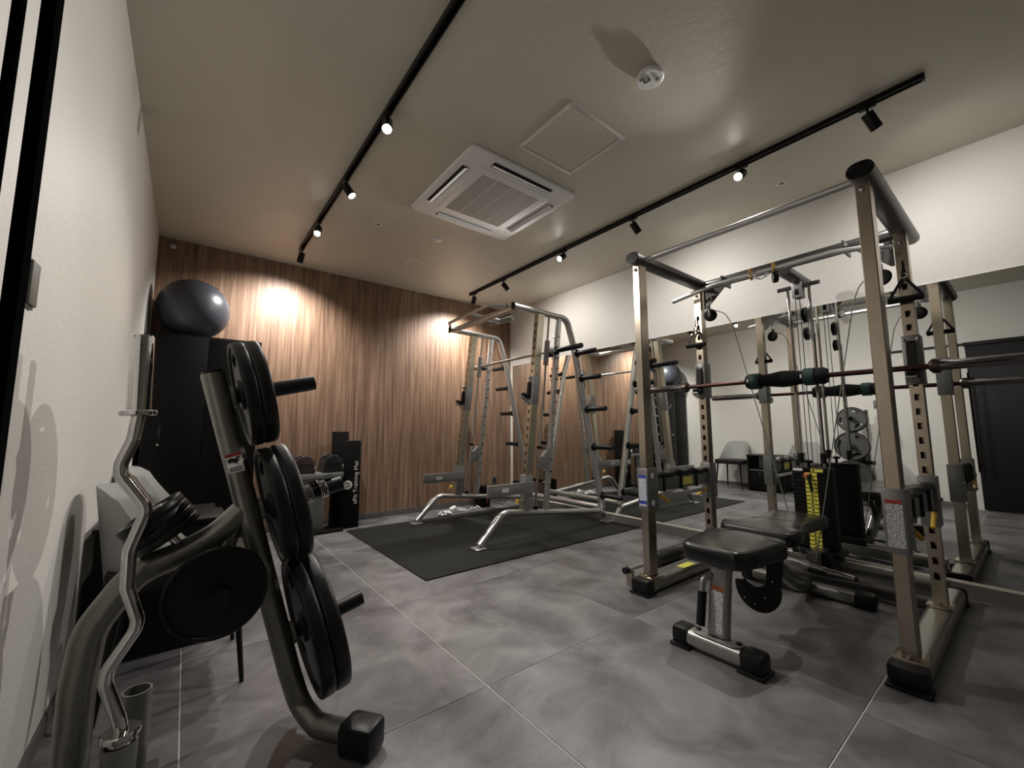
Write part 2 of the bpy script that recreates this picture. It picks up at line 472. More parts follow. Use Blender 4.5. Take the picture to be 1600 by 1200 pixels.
# ================================================================== CEILING FIXTURES
ac = thing('ceiling_air_conditioner', 'white four-way cassette air conditioner in the ceiling', 'air conditioner', (1.965, 2.365, H))
cx, cy = 1.965, 2.365
b = BM(); hs = 0.445
prism(b, rrect(2*hs, 2*hs, 0.04), (cx, cy, H-0.012), (1, 0, 0), (0, 1, 0), 0.022, 0.006)
mk('panel', b, 'white_plastic', ac)
b = BM(); prism(b, rrect(0.62, 0.62, 0.03), (cx, cy, H-0.026), (1, 0, 0), (0, 1, 0), 0.008, 0.003); mk('intake_frame', b, 'white_plastic', ac)
gr = mk('intake_grille', bx(BM(), cx-0.245, cx+0.245, cy-0.25, cy+0.25, H-0.0325, H-0.0295), 'grille', ac, smooth=False)
for k in range(3):
    mk('rib', bx(BM(), cx-0.13+0.12*k, cx-0.126+0.12*k, cy-0.25, cy+0.25, H-0.0330, H-0.0325), 'white_plastic', gr, smooth=False)
for dx, dy in ((1, 0), (-1, 0), (0, 1), (0, -1)):
    c = Vector((cx+dx*0.372, cy+dy*0.372, H-0.0242)); lx = 0.05 if dx else 0.5; ly = 0.05 if dy else 0.5
    sl = mk('air_slot', bx(BM(), c.x-lx/2, c.x+lx/2, c.y-ly/2, c.y+ly/2, H-0.0255, H-0.0225), 'dark_slot', ac, smooth=False)
    n = Vector((dx, dy, 0)); b = BM()
    tiltdir = (n*0.9 + Vector((0, 0, -0.45))).normalized()
    obx(b, c - n*0.006 + Vector((0, 0, -0.006)), (-dy, dx, 0), tiltdir, (tiltdir.cross(Vector((-dy, dx, 0)))), 0.49, 0.036, 0.004, 0.001)
    mk('louver', b, 'white_plastic', sl)

def hatch(x0, x1, y0, y1, label):
    t = thing('access_hatch', label, 'hatch', ((x0+x1)/2, (y0+y1)/2, H), 'ceiling access hatches')
    b = BM(); w = 0.022
    for a in ((x0, x1, y0, y0+w), (x0, x1, y1-w, y1), (x0, x0+w, y0+w, y1-w), (x1-w, x1, y0+w, y1-w)):
        bx(b, a[0], a[1], a[2], a[3], H-0.006, H-0.0002, 0.0015)
    mk('frame', b, 'hatch_frame', t)
    mk('cover', bx(BM(), x0+w+0.004, x1-w-0.004, y0+w+0.004, y1-w-0.004, H-0.003, H-0.0002), 'ceiling_paper', t, smooth=False)
    return t
hatch(1.755, 2.203, 1.345, 1.79, 'square ceiling hatch with metal frame beside the air conditioner')
hatch(3.305, 3.70, 4.06, 4.45, 'square ceiling hatch in the far corner above the smith machine')

sp = thing('ceiling_speaker', 'flat round white speaker grille in the ceiling near the wood wall', 'speaker', (2.02, 3.795, H))
mk('rim', lathe(BM(), [(0.088, 0), (0.088, -0.005), (0.076, -0.007), (0.074, -0.003), (0.074, 0)], (2.02, 3.795, H), n=36), 'white_plastic', sp)
mk('grille', lathe(BM(), [(0.074, -0.001), (0.072, -0.004), (0, -0.004)], (2.02, 3.795, H), n=36), 'ceiling_paper', sp)
det = thing('smoke_detector', 'large round white detector with tiny lamps near the front of the ceiling', 'detector', (1.94, 1.01, H))
mk('housing', lathe(BM(), [(0.055, 0), (0.055, -0.012), (0.064, -0.014), (0.064, -0.022), (0.058, -0.027), (0, -0.027)], (1.94, 1.01, H), n=36), 'white_plastic', det)
mk('sensor_dome', lathe(BM(), [(0.02, -0.0271), (0.018, -0.034), (0.01, -0.037), (0, -0.038)], (1.93, 1.02, H)), 'chrome', det)
mk('lamp_dome', lathe(BM(), [(0.011, -0.0271), (0.009, -0.032), (0, -0.034)], (1.965, 0.985, H)), 'grille', det)
mk('lamp_dome', lathe(BM(), [(0.009, -0.0271), (0.008, -0.032), (0, -0.034)], (1.905, 1.035, H)), 'chrome', det)
em = thing('emergency_light', 'small round white emergency light past the air conditioner', 'light', (1.951, 3.182, H))
mk('ring', lathe(BM(), [(0.048, 0), (0.048, -0.006), (0.036, -0.010), (0, -0.010)], (1.951, 3.182, H)), 'white_plastic', em)
mk('bulb', lathe(BM(), [(0.017, -0.0101), (0.014, -0.017), (0, -0.019)], (1.951, 3.182, H)), 'chrome', em)
for (px, py, lb) in ((1.435, 3.231, 'tiny recessed sprinkler head left of the air conditioner'),
                     (3.433, 0.959, 'tiny recessed sprinkler head near the front right wall'),
                     (3.441, 3.268, 'tiny recessed sprinkler head above the far mirror')):
    s = thing('sprinkler', lb, 'sprinkler', (px, py, H), 'recessed sprinklers')
    mk('ring', lathe(BM(), [(0.030, 0), (0.030, -0.004), (0.018, -0.006), (0.016, 0.0)], (px, py, H)), 'white_plastic', s)
    mk('head', lathe(BM(), [(0.016, -0.0005), (0.010, -0.004), (0, -0.006)], (px, py, H)), 'brown_plastic', s)

# light tracks and spotlights
def track(x, y0, y1, label):
    t = thing('light_track', label, 'track', (x, (y0+y1)/2, H), 'ceiling light tracks')
    b = BM()
    bx(b, x-0.017, x+0.017, y0, y1, H-0.006, H-0.0002)
    bx(b, x-0.017, x-0.010, y0, y1, H-0.028, H-0.006); bx(b, x+0.010, x+0.017, y0, y1, H-0.028, H-0.006)
    mk('rail', b, 'black_metal', t, smooth=False)
    box('end_cap', x-0.018, x+0.018, y1, y1+0.012, H-0.03, H-0.0002, 'black_plastic', t, 0.002)
    box('end_cap', x-0.018, x+0.018, y0-0.012, y0, H-0.03, H-0.0002, 'black_plastic', t, 0.002)
TLX, TRX = 1.03, 2.975
track(TLX, -1.2, 4.12, 'black ceiling light track on the left, running towards the wood wall')
track(TRX, 0.206, 4.24, 'black ceiling light track on the right, running along the mirror wall')

def spot(x, y, target, label, power=1.0, cone=125, blend=1.0):
    t = thing('spotlight', label, 'spotlight', (x, y, H-0.028), 'black track spotlights')
    z0 = H-0.028
    box('adapter', x-0.013, x+0.013, y-0.035, y+0.035, z0-0.016, z0+0.004, 'black_plastic', t, 0.002)
    d = (Vector(target)-Vector((x, y, z0-0.075))).normalized()
    j = Vector((x, y, z0-0.05))
    tube('stem', [(x, y, z0-0.014), j], 0.006, 'black_metal', t, 10)
    top = j - d*0.012
    b = BM(); lathe(b, [(0, 0), (0.024, 0), (0.027, 0.004), (0.027, 0.094), (0.024, 0.095), (0.022, 0.088), (0.0, 0.086)], top, d, 24)
    body = mk('lamp_body', b, 'black_metal', t)
    mk('lens', lathe(BM(), [(0.0215, 0.0885), (0.015, 0.0915), (0, 0.0925)], top, d, 24), 'lens', body)
    ld = bpy.data.lights.new('lamp', 'SPOT'); ld.energy = LAMP_W*power; ld.color = LAMP_COL
    ld.spot_size = R(cone); ld.spot_blend = blend; ld.shadow_soft_size = 0.014
    lo = bpy.data.objects.new('lamp', ld); COL.objects.link(lo); lo.parent = t
    lo.location = top + d*0.105 - Vector(t.location)
    lo.rotation_euler = d.to_track_quat('-Z', 'Y').to_euler()
spot(TLX, 4.06, (0.86, 4.605, 1.25), 'spotlight at the far end of the left track, washing the wood wall', 1.2, 138, 1.0)
spot(TLX, 3.45, (0.40, 1.9, 0.3), 'second spotlight from the wood wall on the left track, lamp glaring', 0.34, 95)
spot(TLX, 2.72, (2.2, 1.7, 0.2), 'third spotlight from the wood wall on the left track, tilted to the right', 1.0, 105)
spot(TLX, 1.99, (0.45, 0.6, 0.2), 'nearest spotlight in view on the left track, lamp glaring', 0.24, 95)
spot(TRX, 4.15, (2.90, 4.605, 1.25), 'spotlight at the far end of the right track, washing the wood wall', 1.2, 138, 1.0)
spot(TRX, 3.56, (3.885, 3.2, 1.4), 'second spotlight from the wood wall on the right track, tilted to the mirror', 0.40, 150)
spot(TRX, 2.62, (0.1, 2.2, 0.45), 'third spotlight from the wood wall on the right track, lamp glaring', 0.92, 108)
spot(TRX, 1.85, (3.885, 1.55, 1.4), 'fourth spotlight from the wood wall on the right track, above the cable rack', 0.32, 150)
spot(TRX, 1.03, (0.1, 1.0, 0.45), 'fifth spotlight from the wood wall on the right track, lamp glaring', 0.92, 108)
spot(TRX, 0.41, (3.885, 0.0, 1.4), 'largest spotlight, hanging at the near end of the right track', 0.27, 150)

# ================================================================== LEFT WALL, CABINET, BALL
sw = thing('wall_switch', 'dark grey wall switch on the left wall above the weight tree', 'switch', (0.0, 1.368, 1.29))
box('plate', 0.0003, 0.005, 1.335, 1.400, 1.235, 1.345, 'switch_grey', sw, 0.001)
box('rocker', 0.005, 0.011, 1.340, 1.395, 1.241, 1.339, 'switch_grey', sw, 0.002)
sn = thing('wall_sensor', 'tiny white square sensor high on the wood wall in the left corner', 'sensor', (0.101, YB, 2.58))
box('housing', 0.083, 0.119, YB-0.012, YB-0.0005, 2.566, 2.598, 'white_plastic', sn, 0.003)
box('face', 0.09, 0.112, YB-0.014, YB-0.012, 2.573, 2.591, 'grille', sn)

cb = thing('storage_cabinet', 'tall black metal cabinet in the left corner by the wood wall', 'cabinet', (0.4, 4.35, 0))
X0, X1, F = 0.03, 0.768, 4.12
box('body', X0, X1, F+0.018, YB-0.012, 0.04, 1.725, 'cabinet_black', cb, 0.002)
box('plinth', X0+0.02, X1-0.02, F+0.04, YB-0.03, 0.0, 0.04, 'cabinet_black', cb)
mx_ = (X0+X1)/2
for (a, b_, kx) in ((X0+0.003, mx_-0.0015, mx_-0.30), (mx_+0.0015, X1-0.003, mx_+0.06)):
    d = box('door', a, b_, F, F+0.018, 0.045, 1.705, 'cabinet_black', cb, 0.002)
    kx = 0.135 if a < 0.1 else 0.545
    mk('lock', lathe(BM(), [(0.012, 0), (0.012, 0.006), (0.009, 0.014), (0, 0.015)], (kx, F, 0.855), (0, -1, 0), 16), 'chrome', d)
    box('pull_slot', kx-0.008, kx+0.008, F-0.0012, F+0.002, 0.90, 1.0, 'seam', d)
ball = thing('exercise_ball', 'dark grey exercise ball lying on top of the tall black cabinet', 'ball', (0.284, 4.33, 1.7255))
bc = Vector((0.284, 4.33, 1.976)); b = BM()
prof = []
NR = 80
for i in range(NR+1):
    th = math.pi*i/NR
    r = 0.252*math.sin(th); z = -0.252*math.cos(th)
    k = 1.0 + (0.0035 if (i % 2 and 8 < i < NR-8) else 0.0)
    prof.append((max(r*k, 0) if 0 < i < NR else 0, z*0.992))
lathe(b, prof, bc, (0.55, -0.35, 0.75), 56)
zmin = min(v.co.z for v in b.verts); bmesh.ops.translate(b, verts=b.verts, vec=(0, 0, 1.7257-zmin))
mk('shell', b, 'ball_vinyl', ball, True, 60)
mk('plug', lathe(BM(), [(0.012, 0), (0.010, 0.004), (0, 0.005)], bc + Vector((0.55, -0.35, 0.75)).normalized()*0.2495, (0.55, -0.35, 0.75), 16), 'black_plastic', ball)

# ================================================================== DUMBBELL STAND, MATS
ds = thing('dumbbell_stand', 'grey metal stand with a flat tray for two adjustable dumbbells', 'stand', (1.3, 4.33, 0))
box('post', 1.165, 1.385, 4.30, 4.345, 0.02, 0.55, 'stand_grey', ds, 0.003)
box('tray', 1.045, 1.535, 4.24, 4.445, 0.505, 0.555, 'stand_grey', ds, 0.004)
box('base', 1.02, 1.54, 4.20, 4.44, 0.0, 0.022, 'black_metal', ds, 0.004)
def dumbbell(x, m, label):
    t = thing('adjustable_dumbbell', label, 'dumbbell', (x, 4.345, 0.556), 'adjustable dumbbells on the stand')
    b = BM(); prism(b, [(-0.092, 0), (0.092, 0), (0.096, 0.03), (0.080, 0.118), (-0.080, 0.118), (-0.096, 0.03)], (x, 4.345, 0.5562), (1, 0, 0), (0, 0, 1), 0.19, 0.008)
    mk('cradle', b, m, t)
    for dy in (-0.105, 0.095):
        b = BM(); pts = [(-0.084+0.168*i/10, 0.118+0.05*math.sin(math.pi*i/10)) for i in range(11)]
        prism(b, pts + [(0.075, 0.085), (-0.075, 0.085)], (x, 4.345+dy*0.9, 0.5562), (1, 0, 0), (0, 0, 1), 0.03, 0.003)
        mk('end_plate', b, m, t)
    cy_ = mk('handle', cyl(BM(), (x, 4.262, 0.675), (x, 4.425, 0.675), 0.017), 'black_rubber', t)
    b = BM()
    for k in range(5): bx(b, x-0.06, x+0.06, 4.275+0.030*k, 4.295+0.030*k, 0.645, 0.66)
    mk('weight_rack', b, 'black_plastic', t, smooth=False)
    b = BM()
    for k in range(4): obx(b, (x+0.101, 4.285+0.034*k, 0.60), (0, 1, 0), (0, 0, 1), (1, 0, 0), 0.022, 0.05, 0.003)
    mk('scale_marks', b, 'white_print', t, smooth=False)
dumbbell(1.185, 'brown_plastic', 'brownish adjustable dumbbell on the grey stand, beside the weight tree')
dumbbell(1.435, 'dumbbell_black', 'black adjustable dumbbell on the grey stand, beside the tall mats')

m1 = thing('training_mat', 'black training mat with white lettering standing upright beside the stand', 'mat', (1.63, 4.33, 0), 'training mats standing by the wood wall')
b = BM(); prism(b, rrect(0.172, 0.13, 0.02, 4), (1.634, 4.365, 0.4275), (1, 0, 0), (0, 1, 0), 0.853, 0.005); mk('roll', b, 'mat_black', m1)
FX = 4.2995
text_mesh('lettering', 'uFit Training Mat', 0.056, 'white_print', Matrix(((0, -1, 0, 1.672), (0, 0, -1, FX-0.0005), (1, 0, 0, 0.44), (0, 0, 0, 1))), m1)
lg = mk('logo_disc', lathe(BM(), [(0.044, 0), (0.044, 0.0012), (0, 0.0012)], (1.594, FX, 0.42), (0, -1, 0), 32), 'white_print', m1)
text_mesh('logo_letter', 'U', 0.07, 'mat_black', Matrix(((0, -1, 0, 1.594), (0, 0, -1, FX-0.0018), (1, 0, 0, 0.42), (0, 0, 0, 1))), lg)
m2 = thing('training_mat', 'taller plain black training mat behind the lettered mat', 'mat', (1.56, 4.5, 0), 'training mats standing by the wood wall')
b = BM(); prism(b, rrect(0.145, 0.12, 0.02, 4), (1.565, 4.51, 0.4735), (1, 0, 0), (0, 1, 0), 0.945, 0.005); mk('roll', b, 'mat_black', m2)
box('strap', 1.4915, 1.6385, 4.4495, 4.5705, 0.62, 0.655, 'black_foam', m2, 0.004)

# ================================================================== CHAIRS AND SIDE TABLE ALONG THE LEFT WALL
def make_chair(label):
    t = thing('chair', label, 'chair', (0, 0, 0), 'grey and black chairs along the left wall')
    # local: +x is the front, back at x=-0.2
    b = BM(); NU, NV = 13, 9; fr, bk = [], []
    for j in range(NV):
        v = j/(NV-1); z = 0.415 + 0.345*v; hw = 0.235 - 0.075*v
        for i in range(NU):
            u = -1+2*i/(NU-1); edge = abs(u)**4
            zz = z - (0.03*edge if j == NV-1 else 0)
            x = -0.195 - 0.045*v + 0.06*(u*u) + 0.20*(abs(u)**2.6)*(1-v)**1.3
            fr.append(b.verts.new((x, u*hw, zz))); bk.append(b.verts.new((x-0.036, u*hw*1.05, zz)))
    for L, flip in ((fr, 0), (bk, 1)):
        for j in range(NV-1):
            for i in range(NU-1):
                q = (L[j*NU+i], L[j*NU+i+1], L[(j+1)*NU+i+1], L[(j+1)*NU+i]); b.faces.new(q[::-1] if flip else q)
    loop = [(0, i) for i in range(NU)] + [(j, NU-1) for j in range(1, NV)] + [(NV-1, i) for i in range(NU-2, -1, -1)] + [(j, 0) for j in range(NV-2, 0, -1)]
    for k in range(len(loop)):
        a, c = loop[k], loop[(k+1) % len(loop)]
        b.faces.new((fr[a[0]*NU+a[1]], fr[c[0]*NU+c[1]], bk[c[0]*NU+c[1]], bk[a[0]*NU+a[1]]))
    mk('backrest', b, 'grey_fabric', t, True, 60)
    b = BM(); prism(b, rrect(0.43, 0.46, 0.07, 5), (0.0, 0, 0.436), (1, 0, 0), (0, 1, 0), 0.055, 0.018); mk('seat', b, 'seat_black', t)
    box('seat_frame', -0.2, 0.2, -0.215, 0.215, 0.395, 0.4085, 'black_metal', t, 0.003)
    for sx, sy in ((1, 1), (1, -1), (-1, 1), (-1, -1)):
        b = BM(); a = Vector((sx*0.165, sy*0.175, 0.397)); c = Vector((sx*0.205 + 0.0, sy*0.205, 0.0))
        n = 10
        r1 = [b.verts.new(a+Vector((0.014*math.cos(2*math.pi*k/n), 0.014*math.sin(2*math.pi*k/n), 0))) for k in range(n)]
        r2 = [b.verts.new(c+Vector((0.008*math.cos(2*math.pi*k/n), 0.008*math.sin(2*math.pi*k/n), 0))) for k in range(n)]
        for k in range(n): b.faces.new((r1[k], r1[(k+1) % n], r2[(k+1) % n], r2[k]))
        b.faces.new(r1); b.faces.new(r2[::-1]); mk('leg', b, 'black_metal', t)
    return t
ch = make_chair('grey-backed chair with black seat beside the weight tree, nearer the sliding door')
ch.location = (0.325, 2.193, 0)
dup(ch, (0.30, 3.19, 0), 0, 'grey-backed chair with black seat between the side table and the tall cabinet')

st = thing('side_table', 'black side table with an open shelf between the two chairs', 'table', (0.25, 2.68, 0))
box('top', 0.02, 0.45, 2.445, 2.925, 0.535, 0.555, 'black_metal', st, 0.002)
box('side_panel', 0.03, 0.44, 2.90, 2.918, 0.0, 0.535, 'black_metal', st)
box('side_panel', 0.03, 0.44, 2.452, 2.47, 0.0, 0.535, 'black_metal', st)
box('side_panel', 0.03, 0.44, 2.66, 2.678, 0.33, 0.535, 'black_metal', st)
sh = box('shelf', 0.03, 0.44, 2.47, 2.90, 0.315, 0.333, 'black_metal', st)
box('shelf_edge', 0.44, 0.445, 2.50, 2.88, 0.318, 0.332, 'steel_grey', sh)
dw = box('drawer', 0.10, 0.435, 2.473, 2.897, 0.03, 0.312, 'cabinet_black', st, 0.002)
mk('knob', lathe(BM(), [(0.006, 0), (0.006, 0.008), (0.012, 0.012), (0.011, 0.02), (0, 0.022)], (0.435, 2.74, 0.27), (1, 0, 0), 16), 'chrome', dw)

# ================================================================== WEIGHT PLATES
def plate_mesh(Rr, th, holes=3, hub=0.026):
    """grip plate along local z, real openings, raised rim and hub"""
    b = BM(); N = 48
    rad = [hub, 0.30*Rr, 0.56*Rr, 0.66*Rr, 0.80*Rr, 0.9*Rr]
    tw = th*0.52
    def ring(r, z): return [b.verts.new((r*math.cos(2*math.pi*i/N), r*math.sin(2*math.pi*i/N), z)) for i in range(N)]
    T = [ring(r, tw/2) for r in rad]; Bt = [ring(r, -tw/2) for r in rad]
    def hole(k, i):
        if k not in (2, 3): return False
        a = (i+0.5)/N*holes % 1.0
        wd_ = 0.20 if k == 3 else 0.14
        return abs(a-0.5) < wd_
    keep = [[not hole(k, i) for i in range(N)] for k in range(len(rad)-1)]
    for k in range(len(rad)-1):
        for i in range(N):
            j = (i+1) % N
            if keep[k][i]:
                b.faces.new((T[k][i], T[k+1][i], T[k+1][j], T[k][j])); b.faces.new((Bt[k][i], Bt[k][j], Bt[k+1][j], Bt[k+1][i]))
            else:
                if k == 2 or keep[k-1][i]: b.faces.new((T[k][i], T[k][j], Bt[k][j], Bt[k][i]))
                if k == 3 or keep[k+1][i]: b.faces.new((T[k+1][j], T[k+1][i], Bt[k+1][i], Bt[k+1][j]))
                if keep[k][(i-1) % N]: b.faces.new((T[k][i], T[k+1][i], Bt[k+1][i], Bt[k][i]))
                if keep[k][j]: b.faces.new((T[k+1][j], T[k][j], Bt[k][j], Bt[k+1][j]))
    # rim profile
    h = th/2
    rp = [(0.9*Rr, tw/2), (0.915*Rr, h*0.92), (0.93*Rr, h), (0.975*Rr, h), (0.995*Rr, h*0.8), (Rr, h*0.4), (Rr, -h*0.4), (0.995*Rr, -h*0.8), (0.975*Rr, -h), (0.93*Rr, -h), (0.915*Rr, -h*0.92), (0.9*Rr, -tw/2)]
    prev = T[-1]
    for r, z in rp[1:-1]:
        cur = ring(r, z)
        for i in range(N): b.faces.new((prev[i], cur[i], cur[(i+1) % N], prev[(i+1) % N]))
        prev = cur
    for i in range(N): b.faces.new((prev[i], Bt[-1][i], Bt[-1][(i+1) % N], prev[(i+1) % N]))
    for i in range(N): b.faces.new((T[0][(i+1) % N], T[0][i], Bt[0][i], Bt[0][(i+1) % N]))
    return b
def hub_mesh(Rr, th, hub):
    return lathe(BM(), [(hub+0.0005, -th*0.52), (hub+0.02, -th*0.5), (hub+0.022, -th*0.28), (hub+0.0225, 0), (hub+0.022, th*0.28), (hub+0.02, th*0.5), (hub+0.0005, th*0.52), (hub+0.0005, -th*0.52)], n=28)
def plate(Rr, th, holes, c, axis, label, spin=0.0, hub=0.026):
    t = thing('weight_plate', label, 'weight plate', (0, 0, 0), 'black grip weight plates on the tree')
    mk('disc', plate_mesh(Rr, th, holes, hub), 'black_rubber', t, True, 45)
    mk('hub_ring', hub_mesh(Rr, th, hub), 'steel_grey' if Rr < 0.1 else 'black_rubber', t)
    q = Vector(axis).normalized().to_track_quat('Z', 'Y') @ Matrix.Rotation(spin, 3, 'Z').to_quaternion()
    t.rotation_mode = 'QUATERNION'; t.rotation_quaternion = q; t.location = c
    return t

# ================================================================== WEIGHT TREE (plane y = PY)
PY = 1.55
hx, hz = 0.969, 0.247                       # direction of the horns, square to the leaning post
def post_at(s):                             # axis of the main post, s = height
    return Vector((0.355 + (1.12-s)*0.274, PY, s))
tr = thing('weight_tree', 'dark grey weight plate tree with a leaning post and curved back tube', 'weight tree', (0.45, PY, 0))
pa = [post_at(1.135), post_at(0.20), (0.642, PY-0.004, 0.090), (0.680, PY-0.075, 0.047), (0.762, PY-0.180, 0.045)]
mk('post', sweep(BM(), fillet(pa, [0.1, 0.09, 0.05]), rrect(0.062, 0.076, 0.028, 5), (0, 1, 0)), 'tree_metal', tr)
mk('post_cap', sweep(BM(), [post_at(1.136), post_at(1.142)], rrect(0.054, 0.07, 0.025, 5), (0, 1, 0)), 'black_plastic', tr)
fd = Vector((0.6, -0.8, 0)); f0 = Vector((0.748, PY-0.168, 0))
b = BM(); obx(b, f0 + fd*0.045 + Vector((0, 0, 0.047)), fd, (0.8, 0.6, 0), (0, 0, 1), 0.115, 0.092, 0.092, 0.018); mk('foot_cap', b, 'black_rubber', tr)
pr = [post_at(0.725), (0.385, PY, 0.645), (0.30, PY, 0.608), (0.215, PY, 0.578), (0.138, PY, 0.455), (0.126, PY, 0.32), (0.128, PY, 0.07)]
mk('back_tube', sweep(BM(), fillet(pr, [0.5, 0.4, 0.22, 0.16, 0.3]), circle(0.036, 18), (0, 1, 0)), 'tree_metal', tr)
box('back_foot', 0.085, 0.175, PY-0.045, PY+0.045, 0.0, 0.075, 'black_rubber', tr, 0.014)
for s, L in ((1.058, 0.275), (0.705, 0.285), (0.305, 0.26)):
    p0 = post_at(s); d = Vector((hx, 0, hz))
    h = mk('horn', cyl(BM(), p0 + d*0.02, p0 + d*L, 0.0245, 20), 'black_rubber', tr)
    mk('horn_collar', lathe(BM(), [(0.0246, 0.028), (0.036, 0.03), (0.036, 0.04), (0.0246, 0.042)], p0, d, 24), 'tree_metal', h)
    mk('horn_cap', lathe(BM(), [(0.0248, 0), (0.0225, 0.003), (0, 0.004)], p0 + d*(L-0.002), d, 20), 'black_plastic', h)
sd = Vector((0.396, PY, 0.515))
h2 = mk('horn', cyl(BM(), sd, sd + Vector((0, -0.19, 0)), 0.0245, 20), 'black_rubber', tr)
tube('side_bracket', [(0.396, PY, 0.515), (0.43, PY, 0.665)], 0.024, 'tree_metal', tr)
nb = Vector((-0.6, 0, 0.8)); n0 = Vector((0.318, PY, 0.622))
mk('peg', cyl(BM(), n0, n0 + nb*0.175, 0.0125, 14), 'chrome', tr)
# bar holders on the base
for (hxp, hyp) in ((0.222, 1.452), (0.238, 1.64)):
    b = BM(); hollow(b, (hxp, hyp, 0.01), (hxp, hyp, 0.205 if hyp < 1.5 else 0.235), 0.034, 0.0285); mk('bar_holder', b, 'steel_grey', tr)
b = BM(); bx(b, 0.16, 0.30, 1.43, 1.68, 0.0, 0.012, 0.003); bp_ = mk('holder_plate', b, 'tree_metal', tr)
for (qx, qy) in ((0.18, 1.54), (0.28, 1.54)):
    mk('bolt', lathe(BM(), [(0.011, 0), (0.011, 0.006), (0.006, 0.009), (0, 0.009)], (qx, qy, 0.012), n=12), 'chrome', bp_)
# warning sticker on the post
sc_ = post_at(0.865); ax = Vector((hx, 0, hz)); az = Vector((-hz, 0, hx))
stk = mk('warning_sticker', obx(BM(), sc_ + Vector((0, -0.0388, 0)) - ax*0.004, ax, (0, 1, 0), az, 0.042, 0.001, 0.058), 'white_print', tr, smooth=False)
mk('sticker_band', obx(BM(), sc_ + Vector((0, -0.0396, 0)) - ax*0.004 + az*0.0245, ax, (0, 1, 0), az, 0.042, 0.001, 0.009), 'red_print', stk, smooth=False)
b = BM()
prism(b, [(-0.017, 0.008), (-0.008, 0.013), (0.002, 0.009), (0.012, 0.015), (0.017, 0.012), (0.008, 0.005), (0.017, 0.002), (0.006, -0.001), (0.010, -0.009), (0.003, -0.005), (-0.006, 0.0), (-0.015, -0.002)],
      sc_ + Vector((0, -0.0396, 0)) - ax*0.004 + az*0.004, ax, az, 0.001); mk('sticker_hand', b, 'seam', stk, smooth=False)
b = BM()
for k in range(3): obx(b, sc_ + Vector((0, -0.0396, 0)) - ax*0.004 - az*(0.013+0.005*k), ax, (0, 1, 0), az, 0.033, 0.001, 0.0022)
mk('sticker_text', b, 'seam', stk, smooth=False)

AX = Vector((hx, 0, hz))
def on_horn(s, t): return post_at(s) + AX*t
plate(0.166, 0.036, 3, on_horn(1.058, 0.071), AX, 'inner weight plate on the top horn of the tree', 0.4)
plate(0.166, 0.036, 3, on_horn(1.058, 0.109), AX, 'outer weight plate on the top horn of the tree', 0.9)
plate(0.188, 0.040, 3, on_horn(0.705, 0.075), AX, 'inner weight plate on the middle horn of the tree, below the top pair', 0.2)
plate(0.188, 0.040, 3, on_horn(0.705, 0.117), AX, 'outer weight plate on the middle horn, next to the spring clips', 1.2)
plate(0.222, 0.043, 3, on_horn(0.305, 0.078), AX, 'inner one of the two largest plates on the bottom horn', 0.3)
plate(0.222, 0.043, 3, on_horn(0.305, 0.123), AX, 'outer one of the two largest plates on the bottom horn', 0.8)
plate(0.122, 0.028, 0, sd + Vector((0, -0.100, 0)), (0, -1, 0), 'round plate facing the camera on the side horn of the tree', 0.5)
names4 = ['lowest', 'second lowest', 'second highest', 'topmost']
for k in range(4):
    plate(0.082, 0.0205, 3, n0 + nb*(0.068+0.0222*k), nb, '%s of the four small plates stacked on the back tube peg' % names4[k], 0.3*k, 0.0135)
# spring clips on the middle horn
for k, tpos in enumerate((0.172, 0.220)):
    c0 = on_horn(0.705, tpos)
    cl = thing('spring_clip', ('chrome spring clip on the middle horn, against the plates', 'chrome spring clip on the middle horn, nearer the horn tip')[k], 'clip', c0, 'spring clips on the weight tree')
    b = BM(); pts = []
    u = AX.cross(Vector((0, 1, 0))).normalized()
    for i in range(4*18+1):
        a = 2*math.pi*i/18; pts.append(c0 + AX*(0.0066*i/18-0.0132) + (Vector((0, 1, 0))*math.cos(a) + u*math.sin(a))*0.0285)
    mk('coil', sweep(b, pts, circle(0.0029, 7)), 'chrome', cl)
    for sgn in (1, -1):
        q0 = pts[0] if sgn == 1 else pts[-1]
        dirv = (Vector((0, -0.45, 0)) + u*(-0.85 if sgn == 1 else -0.35)*-1*sgn + Vector((0, 0, -0.5 if sgn == 1 else 0.9))).normalized()
        mk('grip', obx(BM(), q0 + dirv*0.026, dirv, AX, dirv.cross(AX), 0.048, 0.020, 0.010, 0.003), 'black_plastic', cl)

# ================================================================== EZ CURL BAR
ez = thing('curl_bar', 'chrome zigzag curl bar standing upright in the weight tree holder', 'barbell', (0.222, 1.452, 0.02))
EY = 1.452
zz = [(0.222, EY, 0.235), (0.215, EY, 0.265), (0.185, EY, 0.352), (0.186, EY, 0.383), (0.231, EY, 0.463), (0.234, EY, 0.487), (0.208, EY, 0.57), (0.206, EY, 0.66), (0.231, EY, 0.752), (0.225, EY, 0.776), (0.175, EY, 0.852), (0.174, EY, 0.878), (0.193, EY, 0.938), (0.198, EY, 1.0)]
mk('shaft', sweep(BM(), fillet(zz, 0.05, 4), circle(0.0148, 16), (0, 1, 0)), 'chrome', ez)
for (c, d, L) in (((0.198, EY, 1.0), (-0.03, 0, 1), 0.213), ((0.222, EY, 0.236), (0.01, 0, -1), 0.21)):
    d = Vector(d).normalized()
    s_ = mk('sleeve', lathe(BM(), [(0, 0.014), (0.0255, 0.014), (0.0255, L-0.003), (0.023, L), (0.0215, L), (0.0205, L-0.006), (0, L-0.006)], c, d, 28), 'chrome', ez)
    mk('collar', lathe(BM(), [(0.014, 0), (0.036, 0.0), (0.039, 0.003), (0.039, 0.012), (0.036, 0.015), (0.014, 0.015)], c, d, 32), 'chrome', s_)
